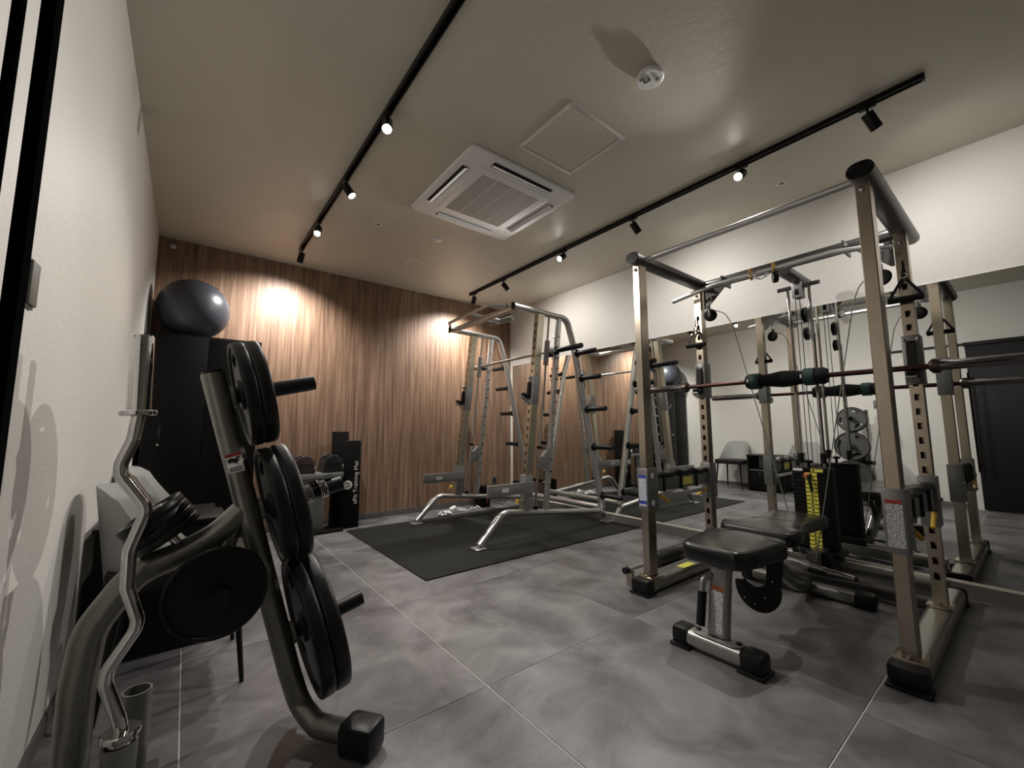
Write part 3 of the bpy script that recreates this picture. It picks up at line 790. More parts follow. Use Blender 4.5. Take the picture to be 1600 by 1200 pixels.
mk('set_pin', lathe(BM(), [(0.0035, 0), (0.0035, 0.001), (0, 0.001)], Vector((0.1935, EY-0.0253, 1.185)), (-0.25, -1, 0), 12), 'seam', ez)

# ================================================================== POWER RACK
YC = 0.955
YL, YR = 1.528, 0.384                        # left and right uprights (y)
rk = thing('power_rack', 'large cable power rack with brushed metal uprights against the mirror', 'power rack', (2.95, YC, 0))
def holed_post(x0, x1, y0, y1, z0, z1, holes, hw, hh, side):
    """hollow square tube with real openings in the face at x0 (side=-1)"""
    b = BM(); t = 0.004; yc = (y0+y1)/2
    bx(b, x0, x1, y0, y0+t, z0, z1); bx(b, x0, x1, y1-t, y1, z0, z1); bx(b, x1-t, x1, y0+t, y1-t, z0, z1)
    bx(b, x0, x0+t, y0+t, yc-hw/2, z0, z1); bx(b, x0, x0+t, yc+hw/2, y1-t, z0, z1)
    zp = z0
    for h in holes:
        bx(b, x0, x0+t, yc-hw/2, yc+hw/2, zp, h-hh/2); zp = h+hh/2
    bx(b, x0, x0+t, yc-hw/2, yc+hw/2, zp, z1)
    return b
hs_ = [0.2285+0.0745*k for k in range(22)]
for yy in (YL, YR):
    nm = 'post'
    mk('post', bx(BM(), 2.52, 2.60, yy-0.0245, yy+0.0245, 0.09, 2.045, 0.0035, 1), 'champagne', rk, smooth=False)
    ph = mk('post', holed_post(3.29, 3.355, yy-0.026, yy+0.026, 0.09, 2.03, hs_, 0.021, 0.034, -1), 'champagne', rk, smooth=False)
    for px in (2.56, 3.322):
        pl = mk('base_plate', bx(BM(), px-0.062, px+0.058, yy-0.05, yy+0.05, 0.081, 0.09, 0.003), 'champagne', rk)
        mk('bolt', lathe(BM(), [(0.008, 0), (0.008, 0.006), (0.004, 0.008), (0, 0.008)], (px-0.052, yy, 0.09), n=10), 'chrome', pl)
    # base tube along x with caps
    bt = mk('base_tube', sweep(BM(), [(2.50, yy, 0.043), (3.70, yy, 0.043)], rrect(0.105, 0.076, 0.025, 5)), 'tube_silver', rk)
    for (a, c) in ((2.435, 2.52), (3.69, 3.725)):
        mk('foot_cap', bx(bx(BM(), a, c, yy-0.058, yy+0.058, 0.012, 0.087, 0.016), a-0.006, c, yy-0.064, yy+0.064, 0.0, 0.014, 0.005), 'black_rubber', rk)
    # top side rail
    mk('top_rail', sweep(BM(), [(2.478, yy-0.006, 2.055), (3.53, yy-0.006, 2.055)], oval(0.098, 0.075)), 'gunmetal', rk)
    mk('rail_cap', sweep(BM(), [(2.474, yy-0.006, 2.055), (2.4795, yy-0.006, 2.055)], oval(0.093, 0.070)), 'black_plastic', rk)
    for (px, pz) in ((2.519, 1.985), (3.289, 1.965)):
        mk('bolt', lathe(BM(), [(0.010, 0), (0.010, 0.005), (0.006, 0.008), (0, 0.008)], (px, yy, pz), (-1, 0, 0), 12), 'chrome', rk)
# yellow mark on the left base tube
mk('floor_mark', bx(BM(), 2.85, 2.99, YL-0.048, YL+0.005, 0.0815, 0.0825), 'tag_yellow', rk, smooth=False)
# cross members
tube('front_crossbar', [(2.56, YR+0.035, 2.05), (2.56, YL-0.045, 2.05)], 0.0165, 'silver', rk, 18)
mk('rear_crossbar', sweep(BM(), [(3.345, YR+0.03, 2.045), (3.345, YL-0.04, 2.045)], oval(0.06, 0.07)), 'gunmetal', rk)
pu = [(3.20, 1.672, 1.940), (3.20, 1.44, 1.972), (3.20, 1.34, 1.984), (3.20, 0.66, 1.984), (3.20, 0.54, 1.966), (3.20, 0.40, 1.931)]
pb = mk('pullup_bar', sweep(BM(), fillet(pu, 0.2), circle(0.0155, 16)), 'silver', rk)
for yy in (1.30, 0.61):
    mk('bracket', bx(BM(), 3.20, 3.34, yy-0.006, yy+0.006, 1.972, 2.04, 0.002), 'gunmetal', pb)
mk('rear_base_beam', sweep(BM(), [(3.62, YR+0.05, 0.105), (3.62, YL-0.05, 0.105)], rrect(0.07, 0.075, 0.01)), 'tube_silver', rk)
mk('rear_base_beam', sweep(BM(), [(3.42, YR+0.05, 0.05), (3.42, YL-0.05, 0.05)], rrect(0.06, 0.06, 0.01)), 'gunmetal', rk)
# gusset plates
for sgn, yy in ((-1, YL-0.035), (1, YR+0.035)):
    b = BM(); prism(b, [(0, 0.01), (0.19, 0.01), (0.015, -0.16), (0, -0.16)], (3.335, yy, 2.02), (0, sgn, 0), (0, 0, 1), 0.008)
    g = mk('gusset', b, 'gunmetal', rk, smooth=False)
    # hanging pulley
    py = yy + sgn*0.055
    hk = []
    for i in range(13):
        a = math.pi*2*i/12; hk.append((3.30, py + 0.016*math.cos(a), 1.930 + 0.028*math.sin(a)))
    mk('carabiner', sweep(BM(), hk, circle(0.003, 8), (1, 0, 0)), 'chrome', rk)
    tube('hanger', [(3.30, py, 1.905), (3.30, py, 1.86)], 0.004, 'chrome', rk, 8)
    pl = mk('pulley', lathe(BM(), [(0, -0.011), (0.040, -0.011), (0.045, -0.008), (0.038, 0.0), (0.045, 0.008), (0.040, 0.011), (0, 0.011)], (3.30, py, 1.800), (-1, 0.35*sgn, 0), 30), 'black_plastic', rk)
    mk('pulley_fork', bx(BM(), 3.279, 3.286, py-0.012, py+0.012, 1.782, 1.872, 0.003), 'gunmetal', rk)
    tube('cable', fillet([(3.30, py+0.035*sgn, 1.83), (3.32, py+sgn*0.10, 1.795), (3.33, py+sgn*0.14, 1.70), (3.330, YC-sgn*0.02 if sgn < 0 else YC-0.05, 0.165)], 0.12), 0.0032, 'cable_grey', rk, 8)
# cable stack: horn beam, guide rods, weight plates
mk('top_beam', sweep(BM(), [(3.32, YC, 1.995), (3.735, YC, 1.995)], oval(0.088, 0.06)), 'gunmetal', rk)
tube('rod_hanger', [(3.58, YC+0.125, 1.945), (3.58, YC-0.125, 1.945)], 0.014, 'gunmetal', rk, 14)
for dy in (0.063, -0.063):
    gd = tube('guide_rod', [(3.58, YC+dy, 0.12), (3.58, YC+dy, 1.945)], 0.0095, 'chrome', rk, 14)
    mk('rod_bumper', cyl(BM(), (3.58, YC+dy, 0.735), (3.58, YC+dy, 0.80), 0.017), 'black_rubber', gd)
b = BM(); bx(b, 3.545, 3.565, YC-0.03, YC+0.03, 1.86, 1.97, 0.003); bx(b, 3.595, 3.615, YC-0.03, YC+0.03, 1.86, 1.97, 0.003)
mk('pulley_bracket', b, 'silver_dark', rk)
def stack_pulley(c, r, ax=(0, 1, 0)):
    p_ = mk('pulley', lathe(BM(), [(0, -0.011), (r*0.88, -0.011), (r, -0.008), (r*0.85, 0.0), (r, 0.008), (r*0.88, 0.011), (0, 0.011)], c, ax, 26), 'black_plastic', rk)
stack_pulley((3.58, YC, 1.90), 0.045); stack_pulley((3.56, YC-0.035, 1.73), 0.055); stack_pulley((3.56, YC-0.035, 1.60), 0.045)
mk('pulley_fork', bx(BM(), 3.552, 3.568, YC-0.050, YC-0.047, 1.59, 1.745), 'silver', rk)
for dy, zt in ((0.02, 1.88), (-0.005, 1.88), (-0.075, 1.60)):
    tube('cable', [(3.575, YC+dy, 0.74), (3.575, YC+dy, zt)], 0.0025, 'seam', rk, 7)
for k in range(20):
    z = 0.195 + 0.0255*k
    last = k == 19
    w_ = 0.105
    pt = mk('stack_plate', bx(BM(), 3.53, 3.635, YC-w_, YC+w_, z, z+0.0252, 0.0008), 'cabinet_black', rk)
    o_ = -0.035 if last else 0.0
    tg = mk('tag', bx(BM(), 3.5285, 3.5297, YC-0.033+o_, YC+0.033+o_, z+0.002, z+0.0215), 'tag_yellow', pt, smooth=False)
    mk('pin_hole', lathe(BM(), [(0.0065, 0), (0.0065, 0.0008), (0, 0.0008)], (3.5285, YC+o_*0.5, z+0.0118), (-1, 0, 0), 12), 'seam', pt)
mk('selector_pin', sweep(BM(), [(3.528, YC+0.004, 0.655), (3.50, YC+0.006, 0.655), (3.495, YC-0.006, 0.60), (3.50, YC-0.008, 0.56)], circle(0.009, 10)), 'black_rubber', rk)
mk('pin_head', lathe(BM(), [(0, 0), (0.017, 0.002), (0.019, 0.012), (0.012, 0.02), (0, 0.02)], (3.526, YC+0.02, 0.655), (-1, 0, 0), 18), 'orange', rk)
mk('selector_stem', lathe(BM(), [(0.009, 0), (0.009, 0.03), (0.022, 0.03), (0.022, 0.045), (0.012, 0.05), (0, 0.05)], (3.575, YC+0.02, 0.705), n=18), 'black_rubber', rk)
mk('stack_sticker', bx(BM(), 3.5282, 3.5296, YC+0.045, YC+0.10, 0.684, 0.70), 'white_print', rk, smooth=False)
box('stack_base', 3.50, 3.68, YC-0.13, YC+0.13, 0.155, 0.19, 'black_rubber', rk, 0.006)
box('low_pulley_block', 3.36, 3.52, YC-0.07, YC+0.01, 0.085, 0.21, 'gunmetal', rk, 0.006)
mk('pulley', lathe(BM(), [(0, -0.012), (0.05, -0.012), (0.056, -0.008), (0.048, 0), (0.056, 0.008), (0.05, 0.012), (0, 0.012)], (3.40, YC-0.10, 0.165), (0, 1, 0), 28), 'black_plastic', rk)
# sleeves, J hooks and safety arms
def jhook(yy, tx):
    s = mk('j_hook', bx(BM(), 3.275, 3.37, yy-0.036, yy+0.036, 1.19, 1.452, 0.004), 'steel_grey', rk)
    b = BM(); prism(b, [(0, 0.20), (0, -0.0), (-0.028, -0.012), (-0.075, 0.008), (-0.088, 0.03), (-0.078, 0.038), (-0.036, 0.018), (-0.020, 0.034), (-0.020, 0.19), (-0.008, 0.205)], (3.275, yy, 1.215), (1, 0, 0), (0, 0, 1), 0.036, 0.003)
    mk('hook_pad', b, 'black_rubber', s)
    b = BM(); sweep(b, fillet([(3.276, yy, 1.225), (3.23, yy, 1.195), (3.185, yy, 1.225)], 0.02), rrect(0.044, 0.007, 0.003, 2)); mk('hook_lip', b, 'silver', s)
    for dy in (-0.028, 0.028): mk('bolt', lathe(BM(), [(0.008, 0), (0.008, 0.006), (0, 0.008)], (3.275, yy+dy, 1.43), (-1, 0, 0), 10), 'chrome', s)
jhook(YL, 0); jhook(YR, 0)
for yy, sg in ((YL, -1), (YR, 1)):
    fs = mk('safety_sleeve', bx(BM(), 2.508, 2.622, yy-0.036, yy+0.036, 0.475, 0.722, 0.004), 'steel_grey', rk)
    rs = mk('safety_sleeve', bx(BM(), 3.278, 3.372, yy-0.036, yy+0.036, 0.470, 0.718, 0.004), 'steel_grey', rk)
    for s_, px in ((fs, 2.515), (rs, 3.285)):
        mk('bolt', lathe(BM(), [(0.007, 0), (0.007, 0.005), (0, 0.006)], (px+0.02, yy-0.036, 0.49), (0, -1, 0), 10), 'chrome', s_)
        mk('bolt', lathe(BM(), [(0.011, 0), (0.011, 0.008), (0, 0.01)], (px+0.07, yy-0.036, 0.60), (0, -1, 0), 10), 'chrome', s_)
    ya = yy
    sa = mk('safety_beam', bx(BM(), 2.625, 3.275, ya-0.022, ya+0.022, 0.575, 0.655, 0.004), 'steel_grey', rk)
    b = BM(); pts = [(2.635+0.63*i/16, ya, 0.665 + 0.008*math.sin(i*1.3)+0.014*math.sin(math.pi*i/16)) for i in range(17)]
    mk('safety_pad', sweep(b, pts, rrect(0.062, 0.036, 0.015, 3)), 'vinyl', sa)
    for px in (2.70, 2.90, 3.10):
        mk('strap', bx(BM(), px-0.008, px+0.008, ya-0.034, ya+0.034, 0.57, 0.672, 0.004), 'black_rubber', sa)
    if sg == -1:
        mk('beam_sticker', bx(BM(), 2.93, 3.05, ya-0.0235, ya-0.0225, 0.592, 0.642), 'tag_yellow', sa, smooth=False)
        tube('lower_rod', [(2.62, ya, 0.535), (3.28, ya, 0.535)], 0.013, 'silver', sa)
    l1 = Vector((3.255, ya-0.02, 0.545)); d1 = Vector((-0.05, 0.075 if sg == -1 else 0.004, -0.07)).normalized()
    mk('lever', sweep(BM(), [l1, l1+d1*0.085], circle(0.0105, 12)), 'yellow', rs)
    l2 = Vector((2.645, ya-0.03, 0.55)); d2 = Vector((0.085, -0.012, -0.048)).normalized()
    mk('lever', sweep(BM(), [l2, l2+d2*0.085], circle(0.0105, 12)), 'amber', fs)
    # stickers on the front sleeves
    lab = mk('sticker', bx(BM(), 2.5065, 2.5076, yy-0.026, yy+0.026, 0.50, 0.682), 'sticker_blue' if sg == -1 else 'sticker_text', fs, smooth=False)
    if sg == -1:
        mk('sticker_band', bx(BM(), 2.5058, 2.5064, yy-0.026, yy+0.026, 0.664, 0.682), 'blue_print', lab, smooth=False)
        mk('sticker_band', bx(BM(), 2.5058, 2.5064, yy-0.026, yy+0.026, 0.512, 0.530), 'blue_print', lab, smooth=False)
        for zz_ in (0.665, 0.50):
            mk('side_sticker', bx(BM(), 2.545, 2.57, yy-0.0372, yy-0.0363, zz_, zz_+0.03), 'white_print', fs, smooth=False)
    else:
        mk('sticker_band', bx(BM(), 2.5058, 2.5064, yy-0.026, yy+0.026, 0.668, 0.682), 'red_print', lab, smooth=False)
# leg roller stored beside the left base
rr = thing('foam_roller_bar', 'black foam roller on a thin steel rod beside the rack base', 'roller', (2.95, 1.652, 0.0))
tube('rod', [(2.50, 1.652, 0.098), (3.45, 1.652, 0.098)], 0.0125, 'silver', rr)
mk('foam', lathe(BM(), [(0.013, 0), (0.046, 0), (0.052, 0.008), (0.052, 0.40), (0.046, 0.41), (0.013, 0.41)], (2.80, 1.652, 0.098), (1, 0, 0), 26), 'vinyl', rr)
mk('washer', lathe(BM(), [(0.013, -0.012), (0.024, -0.012), (0.024, 0), (0.013, 0)], (2.80, 1.652, 0.098), (1, 0, 0), 20), 'silver', rr)
mk('end_knob', lathe(BM(), [(0.013, 0), (0.02, 0), (0.02, 0.03), (0, 0.03)], (2.50, 1.652, 0.098), (-1, 0, 0), 18), 'black_rubber', rr)
mk('support', bx(BM(), 2.515, 2.535, 1.629, 1.675, 0.0, 0.092, 0.003), 'champagne', rr)
mk('support', bx(BM(), 3.36, 3.38, 1.629, 1.675, 0.0, 0.092, 0.003), 'champagne', rr)
# hanging cable handles
def strap_handle(yy, sg, label, zb):
    t = thing('cable_handle', label, 'handle', (3.262, yy, zb), 'stirrup handles hung on the rack')
    hwid = 0.07
    mk('grip', cyl(BM(), (3.258, yy-hwid, zb), (3.258, yy+hwid, zb), 0.0165, 16), 'black_foam', t)
    b = BM()
    for s_ in (-1, 1): sweep(b, [(3.262, yy+s_*hwid, zb), (3.27, yy+s_*0.006, zb+0.115)], rrect(0.014, 0.004, 0.0015, 1), (1, 0, 0))
    mk('strap', b, 'black_rubber', t)
    b = BM(); hk = [(3.272, yy+0.012*math.cos(2*math.pi*i/12), zb+0.128+0.018*math.sin(2*math.pi*i/12)) for i in range(13)]
    mk('ring', sweep(b, hk, circle(0.003, 8), (1, 0, 0)), 'chrome', t)
    tube('tether', [(3.272, yy, zb+0.145), (3.276, yy, zb+0.215)], 0.0045, 'black_rubber' if sg > 0 else 'chrome', t, 8)
strap_handle(YL+0.012, -1, 'black stirrup handle hanging on the left rear upright of the rack', 1.585)
strap_handle(YR-0.002, 1, 'black stirrup handle hanging on the right rear upright of the rack', 1.645)
# straight bar lying on the base beams and yellow clipped bar on the crossbar
lb = thing('straight_cable_bar', 'short chrome straight bar resting low at the foot of the cable stack', 'bar', (3.34, 0.95, 0.14))
tube('shaft', [(3.328, 1.20, 0.165), (3.328, 0.72, 0.12)], 0.0135, 'chrome', lb, 16)
mk('swivel', lathe(BM(), [(0.0, -0.02), (0.02, -0.02), (0.02, 0.02), (0, 0.02)], (3.328, 0.955, 0.142), (0, 1, 0.09), 16), 'chrome', lb)
mk('end_cap', lathe(BM(), [(0, 0), (0.015, 0), (0.015, 0.012), (0, 0.012)], (3.328, 0.722, 0.1202), (0, -1, -0.09), 16), 'black_rubber', lb)
ch_ = thing('chain_clip', 'short chain with yellow clips hung over the rack pull-up bar', 'clip', (3.20, 1.035, 1.98))
for yy in (1.105, 0.965):
    hk = [(3.20+0.026*math.cos(2*math.pi*i/14), yy, 1.986+0.034*math.sin(2*math.pi*i/14)) for i in range(15)]
    mk('yellow_band', sweep(BM(), hk, rrect(0.016, 0.006, 0.002, 1), (0, 1, 0)), 'amber', ch_)
for k in range(7):
    yy = 1.09-0.018*k; zc = 1.965-0.03*math.sin(math.pi*k/6)
    a = 0 if k % 2 else 1
    hk = [(3.176+(0.007*math.sin(2*math.pi*i/10) if a else 0), yy+0.013*math.cos(2*math.pi*i/10), zc+(0 if a else 0.007*math.sin(2*math.pi*i/10))) for i in range(11)]
    mk('link', sweep(BM(), hk, circle(0.0025, 6), (0.3, 0.2, 1)), 'chrome', ch_)
mk('round_tag', lathe(BM(), [(0, -0.014), (0.036, -0.014), (0.038, 0), (0.036, 0.014), (0, 0.014)], (3.19, 0.96, 1.925), (0.5, -0.85, 0), 26), 'black_plastic', ch_)
mk('tag_face', lathe(BM(), [(0.030, 0.0145), (0.030, 0.016), (0, 0.016)], (3.19, 0.96, 1.925), (0.5, -0.85, 0), 26), 'white_plastic', ch_)

# ================================================================== BARBELL IN THE RACK
BX, BZ = 3.225, 1.272
bb = thing('barbell', 'long barbell with a black neck pad resting in the rack hooks', 'barbell', (BX, YC, BZ))
mk('shaft', cyl(BM(), (BX, 0.30, BZ), (BX, 1.61, BZ), 0.0145, 18), 'bar_red', bb)
for sg, a, e in ((1, 1.60, 2.052), (-1, 0.31, -0.142)):
    s_ = mk('sleeve', lathe(BM(), [(0, 0.03), (0.025, 0.03), (0.025, abs(e-a)-0.004), (0.022, abs(e-a)), (0, abs(e-a))], (BX, a, BZ), (0, sg, 0), 26), 'sleeve_steel', bb)
    mk('collar', lathe(BM(), [(0.0145, -0.012), (0.022, -0.01), (0.034, 0.0), (0.038, 0.004), (0.038, 0.026), (0.034, 0.03), (0.0145, 0.03)], (BX, a, BZ), (0, sg, 0), 26), 'bar_steel', bb)
b = BM(); L = 0.44; prof = []
for i in range(25):
    s_ = i/24; h = -L/2+L*s_
    r = 0.046 + 0.006*math.cos(4*math.pi*s_) if 0.02 < s_ < 0.98 else 0.042
    prof.append((r, h))
lathe(b, [(0.0146, -L/2)] + prof + [(0.0146, L/2)], (BX, 0.962, BZ), (0, 1, 0), 28)
pad = mk('neck_pad', b, 'black_foam', bb)
for dy in (0.165, -0.135):
    mk('velcro_band', lathe(BM(), [(0.0465, -0.028), (0.0525, -0.027), (0.0525, 0.027), (0.0465, 0.028)], (BX, 0.962+dy, BZ), (0, 1, 0), 28), 'green_velcro', pad)
    mk('band_edge', bx(BM(), BX-0.0535, BX-0.0515, 0.962+dy+0.030, 0.962+dy+0.037, BZ-0.008, BZ+0.014), 'white_print', pad, smooth=False)

# ================================================================== ADJUSTABLE BENCH
bn = thing('weight_bench', 'black padded adjustable bench standing in front of the rack', 'bench', (2.6, 0.92, 0))
BY = 0.925
mk('front_foot', sweep(BM(), [(2.135, 1.07, 0.045), (2.135, 0.78, 0.045)], rrect(0.085, 0.066, 0.022, 5)), 'bench_silver', bn)
for a, c in ((1.035, 1.118), (0.735, 0.83)):
    mk('foot_cap', bx(bx(BM(), 2.088, 2.182, a, c, 0.008, 0.084, 0.02), 2.080, 2.190, a-0.003, c+0.003, 0.0, 0.014, 0.005), 'black_rubber', bn)
b = BM(); prism(b, oval(0.075, 0.21), (2.135, BY, 0.0815), (1, 0, 0), (0, 1, 0), 0.007, 0.001)
fp = mk('foot_plate', b, 'bench_silver', bn)
for dy in (0.085, -0.085): mk('bolt', lathe(BM(), [(0.012, 0), (0.012, 0.005), (0.006, 0.008), (0, 0.008)], (2.135, BY+dy, 0.085), n=12), 'black_plastic', fp)
up_ = fillet([(2.145, BY, 0.085), (2.185, BY, 0.30), (2.20, BY, 0.365), (2.33, BY, 0.402), (2.50, BY, 0.395)], [0.1, 0.06, 0.1])
mk('upright', sweep(BM(), up_, rrect(0.085, 0.055, 0.018, 4), (1, 0, 0)), 'bench_silver', bn, True, 50)
stc = mk('sticker', obx(BM(), (2.1335, BY, 0.185), (0, 1, 0), (0.18, 0, 0.98), (0.98, 0, -0.18), 0.052, 0.165, 0.0012), 'sticker_text', bn, smooth=False)
mk('sticker_band', obx(BM(), (2.1502, BY, 0.276), (0, 1, 0), (0.18, 0, 0.98), (0.98, 0, -0.18), 0.052, 0.016, 0.0014), 'orange', stc, smooth=False)
mk('badge', obx(BM(), (2.1615, BY-0.005, 0.335), (0, 1, 0), (0.22, 0, 0.97), (0.97, 0, -0.22), 0.040, 0.045, 0.0014), 'silver_dark', bn, smooth=False)
gh = fillet([(2.163, BY+0.03, 0.325), (2.135, BY+0.055, 0.30), (2.10, BY+0.055, 0.13)], 0.03)
hn = mk('handle', sweep(BM(), gh, circle(0.0125, 14)), 'bench_silver', bn)
mk('handle_grip', sweep(BM(), [(2.128, BY+0.055, 0.255), (2.098, BY+0.055, 0.122)], circle(0.018, 16)), 'black_foam', hn)
spine = fillet([(2.33, BY, 0.385), (2.62, BY, 0.33), (3.05, BY, 0.10), (3.20, BY, 0.06)], 0.2)
mk('spine', sweep(BM(), spine, rrect(0.06, 0.075, 0.015, 3)), 'tree_metal', bn)
mk('rear_foot', sweep(BM(), [(3.235, 1.25, 0.042), (3.235, 0.68, 0.042)], rrect(0.075, 0.062, 0.022, 5)), 'tree_metal', bn)
for a, c in ((1.21, 1.29), (0.615, 0.71)):
    mk('foot_cap', bx(BM(), 3.19, 3.28, a, c, 0.0, 0.082, 0.024), 'black_rubber', bn)
b = BM(); bx(b, 2.55, 3.08, BY-0.022, BY+0.022, 0.372, 0.402, 0.004); mk('back_support', b, 'black_metal', bn)
mk('strut', sweep(BM(), [(2.98, BY, 0.375), (2.80, BY, 0.22)], rrect(0.03, 0.03, 0.006, 2)), 'black_metal', bn)
# toothed adjuster quadrant
b = BM()
cres = []
for i in range(25):
    a_ = R(-188 + 200*i/24); cres.append((0.882 - 0.098*math.cos(a_)*-1 if False else 0.882 + 0.098*math.cos(math.pi-a_), 0.225 + 0.108*math.sin(a_)))
cres += [(0.776, 0.30), (0.772, 0.385), (0.835, 0.388), (0.838, 0.31)]
for i in range(13):
    a_ = R(-20 - 125*i/12); cres.append((0.895 + 0.055*math.cos(math.pi-a_), 0.272 + 0.045*math.sin(a_)))
prism(b, cres, (2.45, 0, 0), (0, 1, 0), (0, 0, 1), 0.016)
ad_ = mk('adjuster_plate', b, 'black_metal', bn)
for (ry, rz) in ((0.94, 0.165), (0.895, 0.15), (0.85, 0.19), (0.815, 0.27)):
    mk('rivet', lathe(BM(), [(0.004, 0), (0.004, 0.002), (0, 0.003)], (2.442, ry, rz), (-1, 0, 0), 8), 'chrome', ad_)
mk('pivot_bolt', lathe(BM(), [(0.013, 0), (0.013, 0.01), (0.007, 0.014), (0, 0.014)], (2.52, BY-0.05, 0.375), (0, -1, 0), 14), 'chrome', bn)

def pad_mesh(outline, zt, th, crown, dip=None):
    """upholstered pad: outline (x,y) ccw, rounded edges, slight crown"""
    b = BM(); cx_ = sum(p[0] for p in outline)/len(outline); cy_ = sum(p[1] for p in outline)/len(outline)
    pts = []
    n = len(outline)
    for i in range(n):                                   # smooth the outline
        p0, p1, p2, p3 = outline[i-1], outline[i], outline[(i+1) % n], outline[(i+2) % n]
        for k in range(5):
            t = k/5
            f = lambda a, b_, c, d: 0.5*((2*b_)+(-a+c)*t+(2*a-5*b_+4*c-d)*t*t+(-a+3*b_-3*c+d)*t**3)
            pts.append((f(p0[0], p1[0], p2[0], p3[0]), f(p0[1], p1[1], p2[1], p3[1])))
    rings = []
    for s, dz in ((0.93, -th), (0.99, -th*0.92), (1.0, -th*0.7), (1.0, -th*0.35), (0.985, -th*0.12), (0.95, -th*0.02), (0.88, 0.0), (0.72, crown*0.6), (0.45, crown), (0.2, crown)):
        ring = []
        for (x, y) in pts:
            d_ = Vector((x-cx_, y-cy_)); L_ = d_.length
            ins = (1-s)*min(L_, 0.16) if s > 0.9 else (1-s)*L_
            q = d_*(1-ins/L_)
            z = zt+dz
            if dip: z += dip(cx_+q.x, cy_+q.y)
            ring.append(b.verts.new((cx_+q.x, cy_+q.y, z)))
        rings.append(ring)
    m_ = len(pts)
    for A, B_ in zip(rings, rings[1:]):
        for i in range(m_): b.faces.new((A[i], A[(i+1) % m_], B_[(i+1) % m_], B_[i]))
    b.faces.new(rings[0][::-1]); b.faces.new(rings[-1])
    return b
seat_o = [(2.085, 0.86), (2.10, 0.80), (2.20, 0.768), (2.33, 0.755), (2.44, 0.745), (2.50, 0.78), (2.512, 0.86), (2.512, 0.99), (2.50, 1.065), (2.44, 1.10), (2.33, 1.085), (2.20, 1.07), (2.10, 1.045), (2.085, 0.98)]
sp_ = mk('seat_pad', pad_mesh(seat_o, 0.458, 0.074, 0.004), 'vinyl', bn, True, 70)
back_o = [(2.545, 0.86), (2.555, 0.765), (2.62, 0.745), (2.72, 0.765), (2.86, 0.80), (3.05, 0.80), (3.19, 0.79), (3.215, 0.85), (3.215, 0.995), (3.19, 1.055), (3.05, 1.05), (2.86, 1.05), (2.72, 1.085), (2.62, 1.105), (2.555, 1.085), (2.545, 0.99)]
def bdip(x, y): return 0.010*max(0, 1-abs(x-2.63)/0.10)*(abs(y-BY)/0.16)**2
bp2 = mk('back_pad', pad_mesh(back_o, 0.468, 0.065, 0.004, bdip), 'vinyl', bn, True, 70)
for (nm_, par, P) in (('seam', sp_, [(2.42, 0.752, 0.4585), (2.40, 0.80, 0.4615), (2.47, 0.845, 0.461), (2.508, 0.86, 0.454)]),
                      ('seam', sp_, [(2.42, 1.09, 0.4585), (2.40, 1.045, 0.4615), (2.47, 1.0, 0.461), (2.508, 0.99, 0.454)]),
                      ('seam', bp2, [(2.84, 0.80, 0.468), (2.86, 0.87, 0.472), (2.86, 0.98, 0.472), (2.84, 1.05, 0.468)]),
                      ('seam', bp2, [(2.55, 0.86, 0.468), (2.64, 0.86, 0.472), (2.72, 0.84, 0.472), (2.74, 0.775, 0.470)])):
    mk(nm_, sweep(BM(), fillet(P, 0.05), circle(0.0014, 6)), 'seam', par)

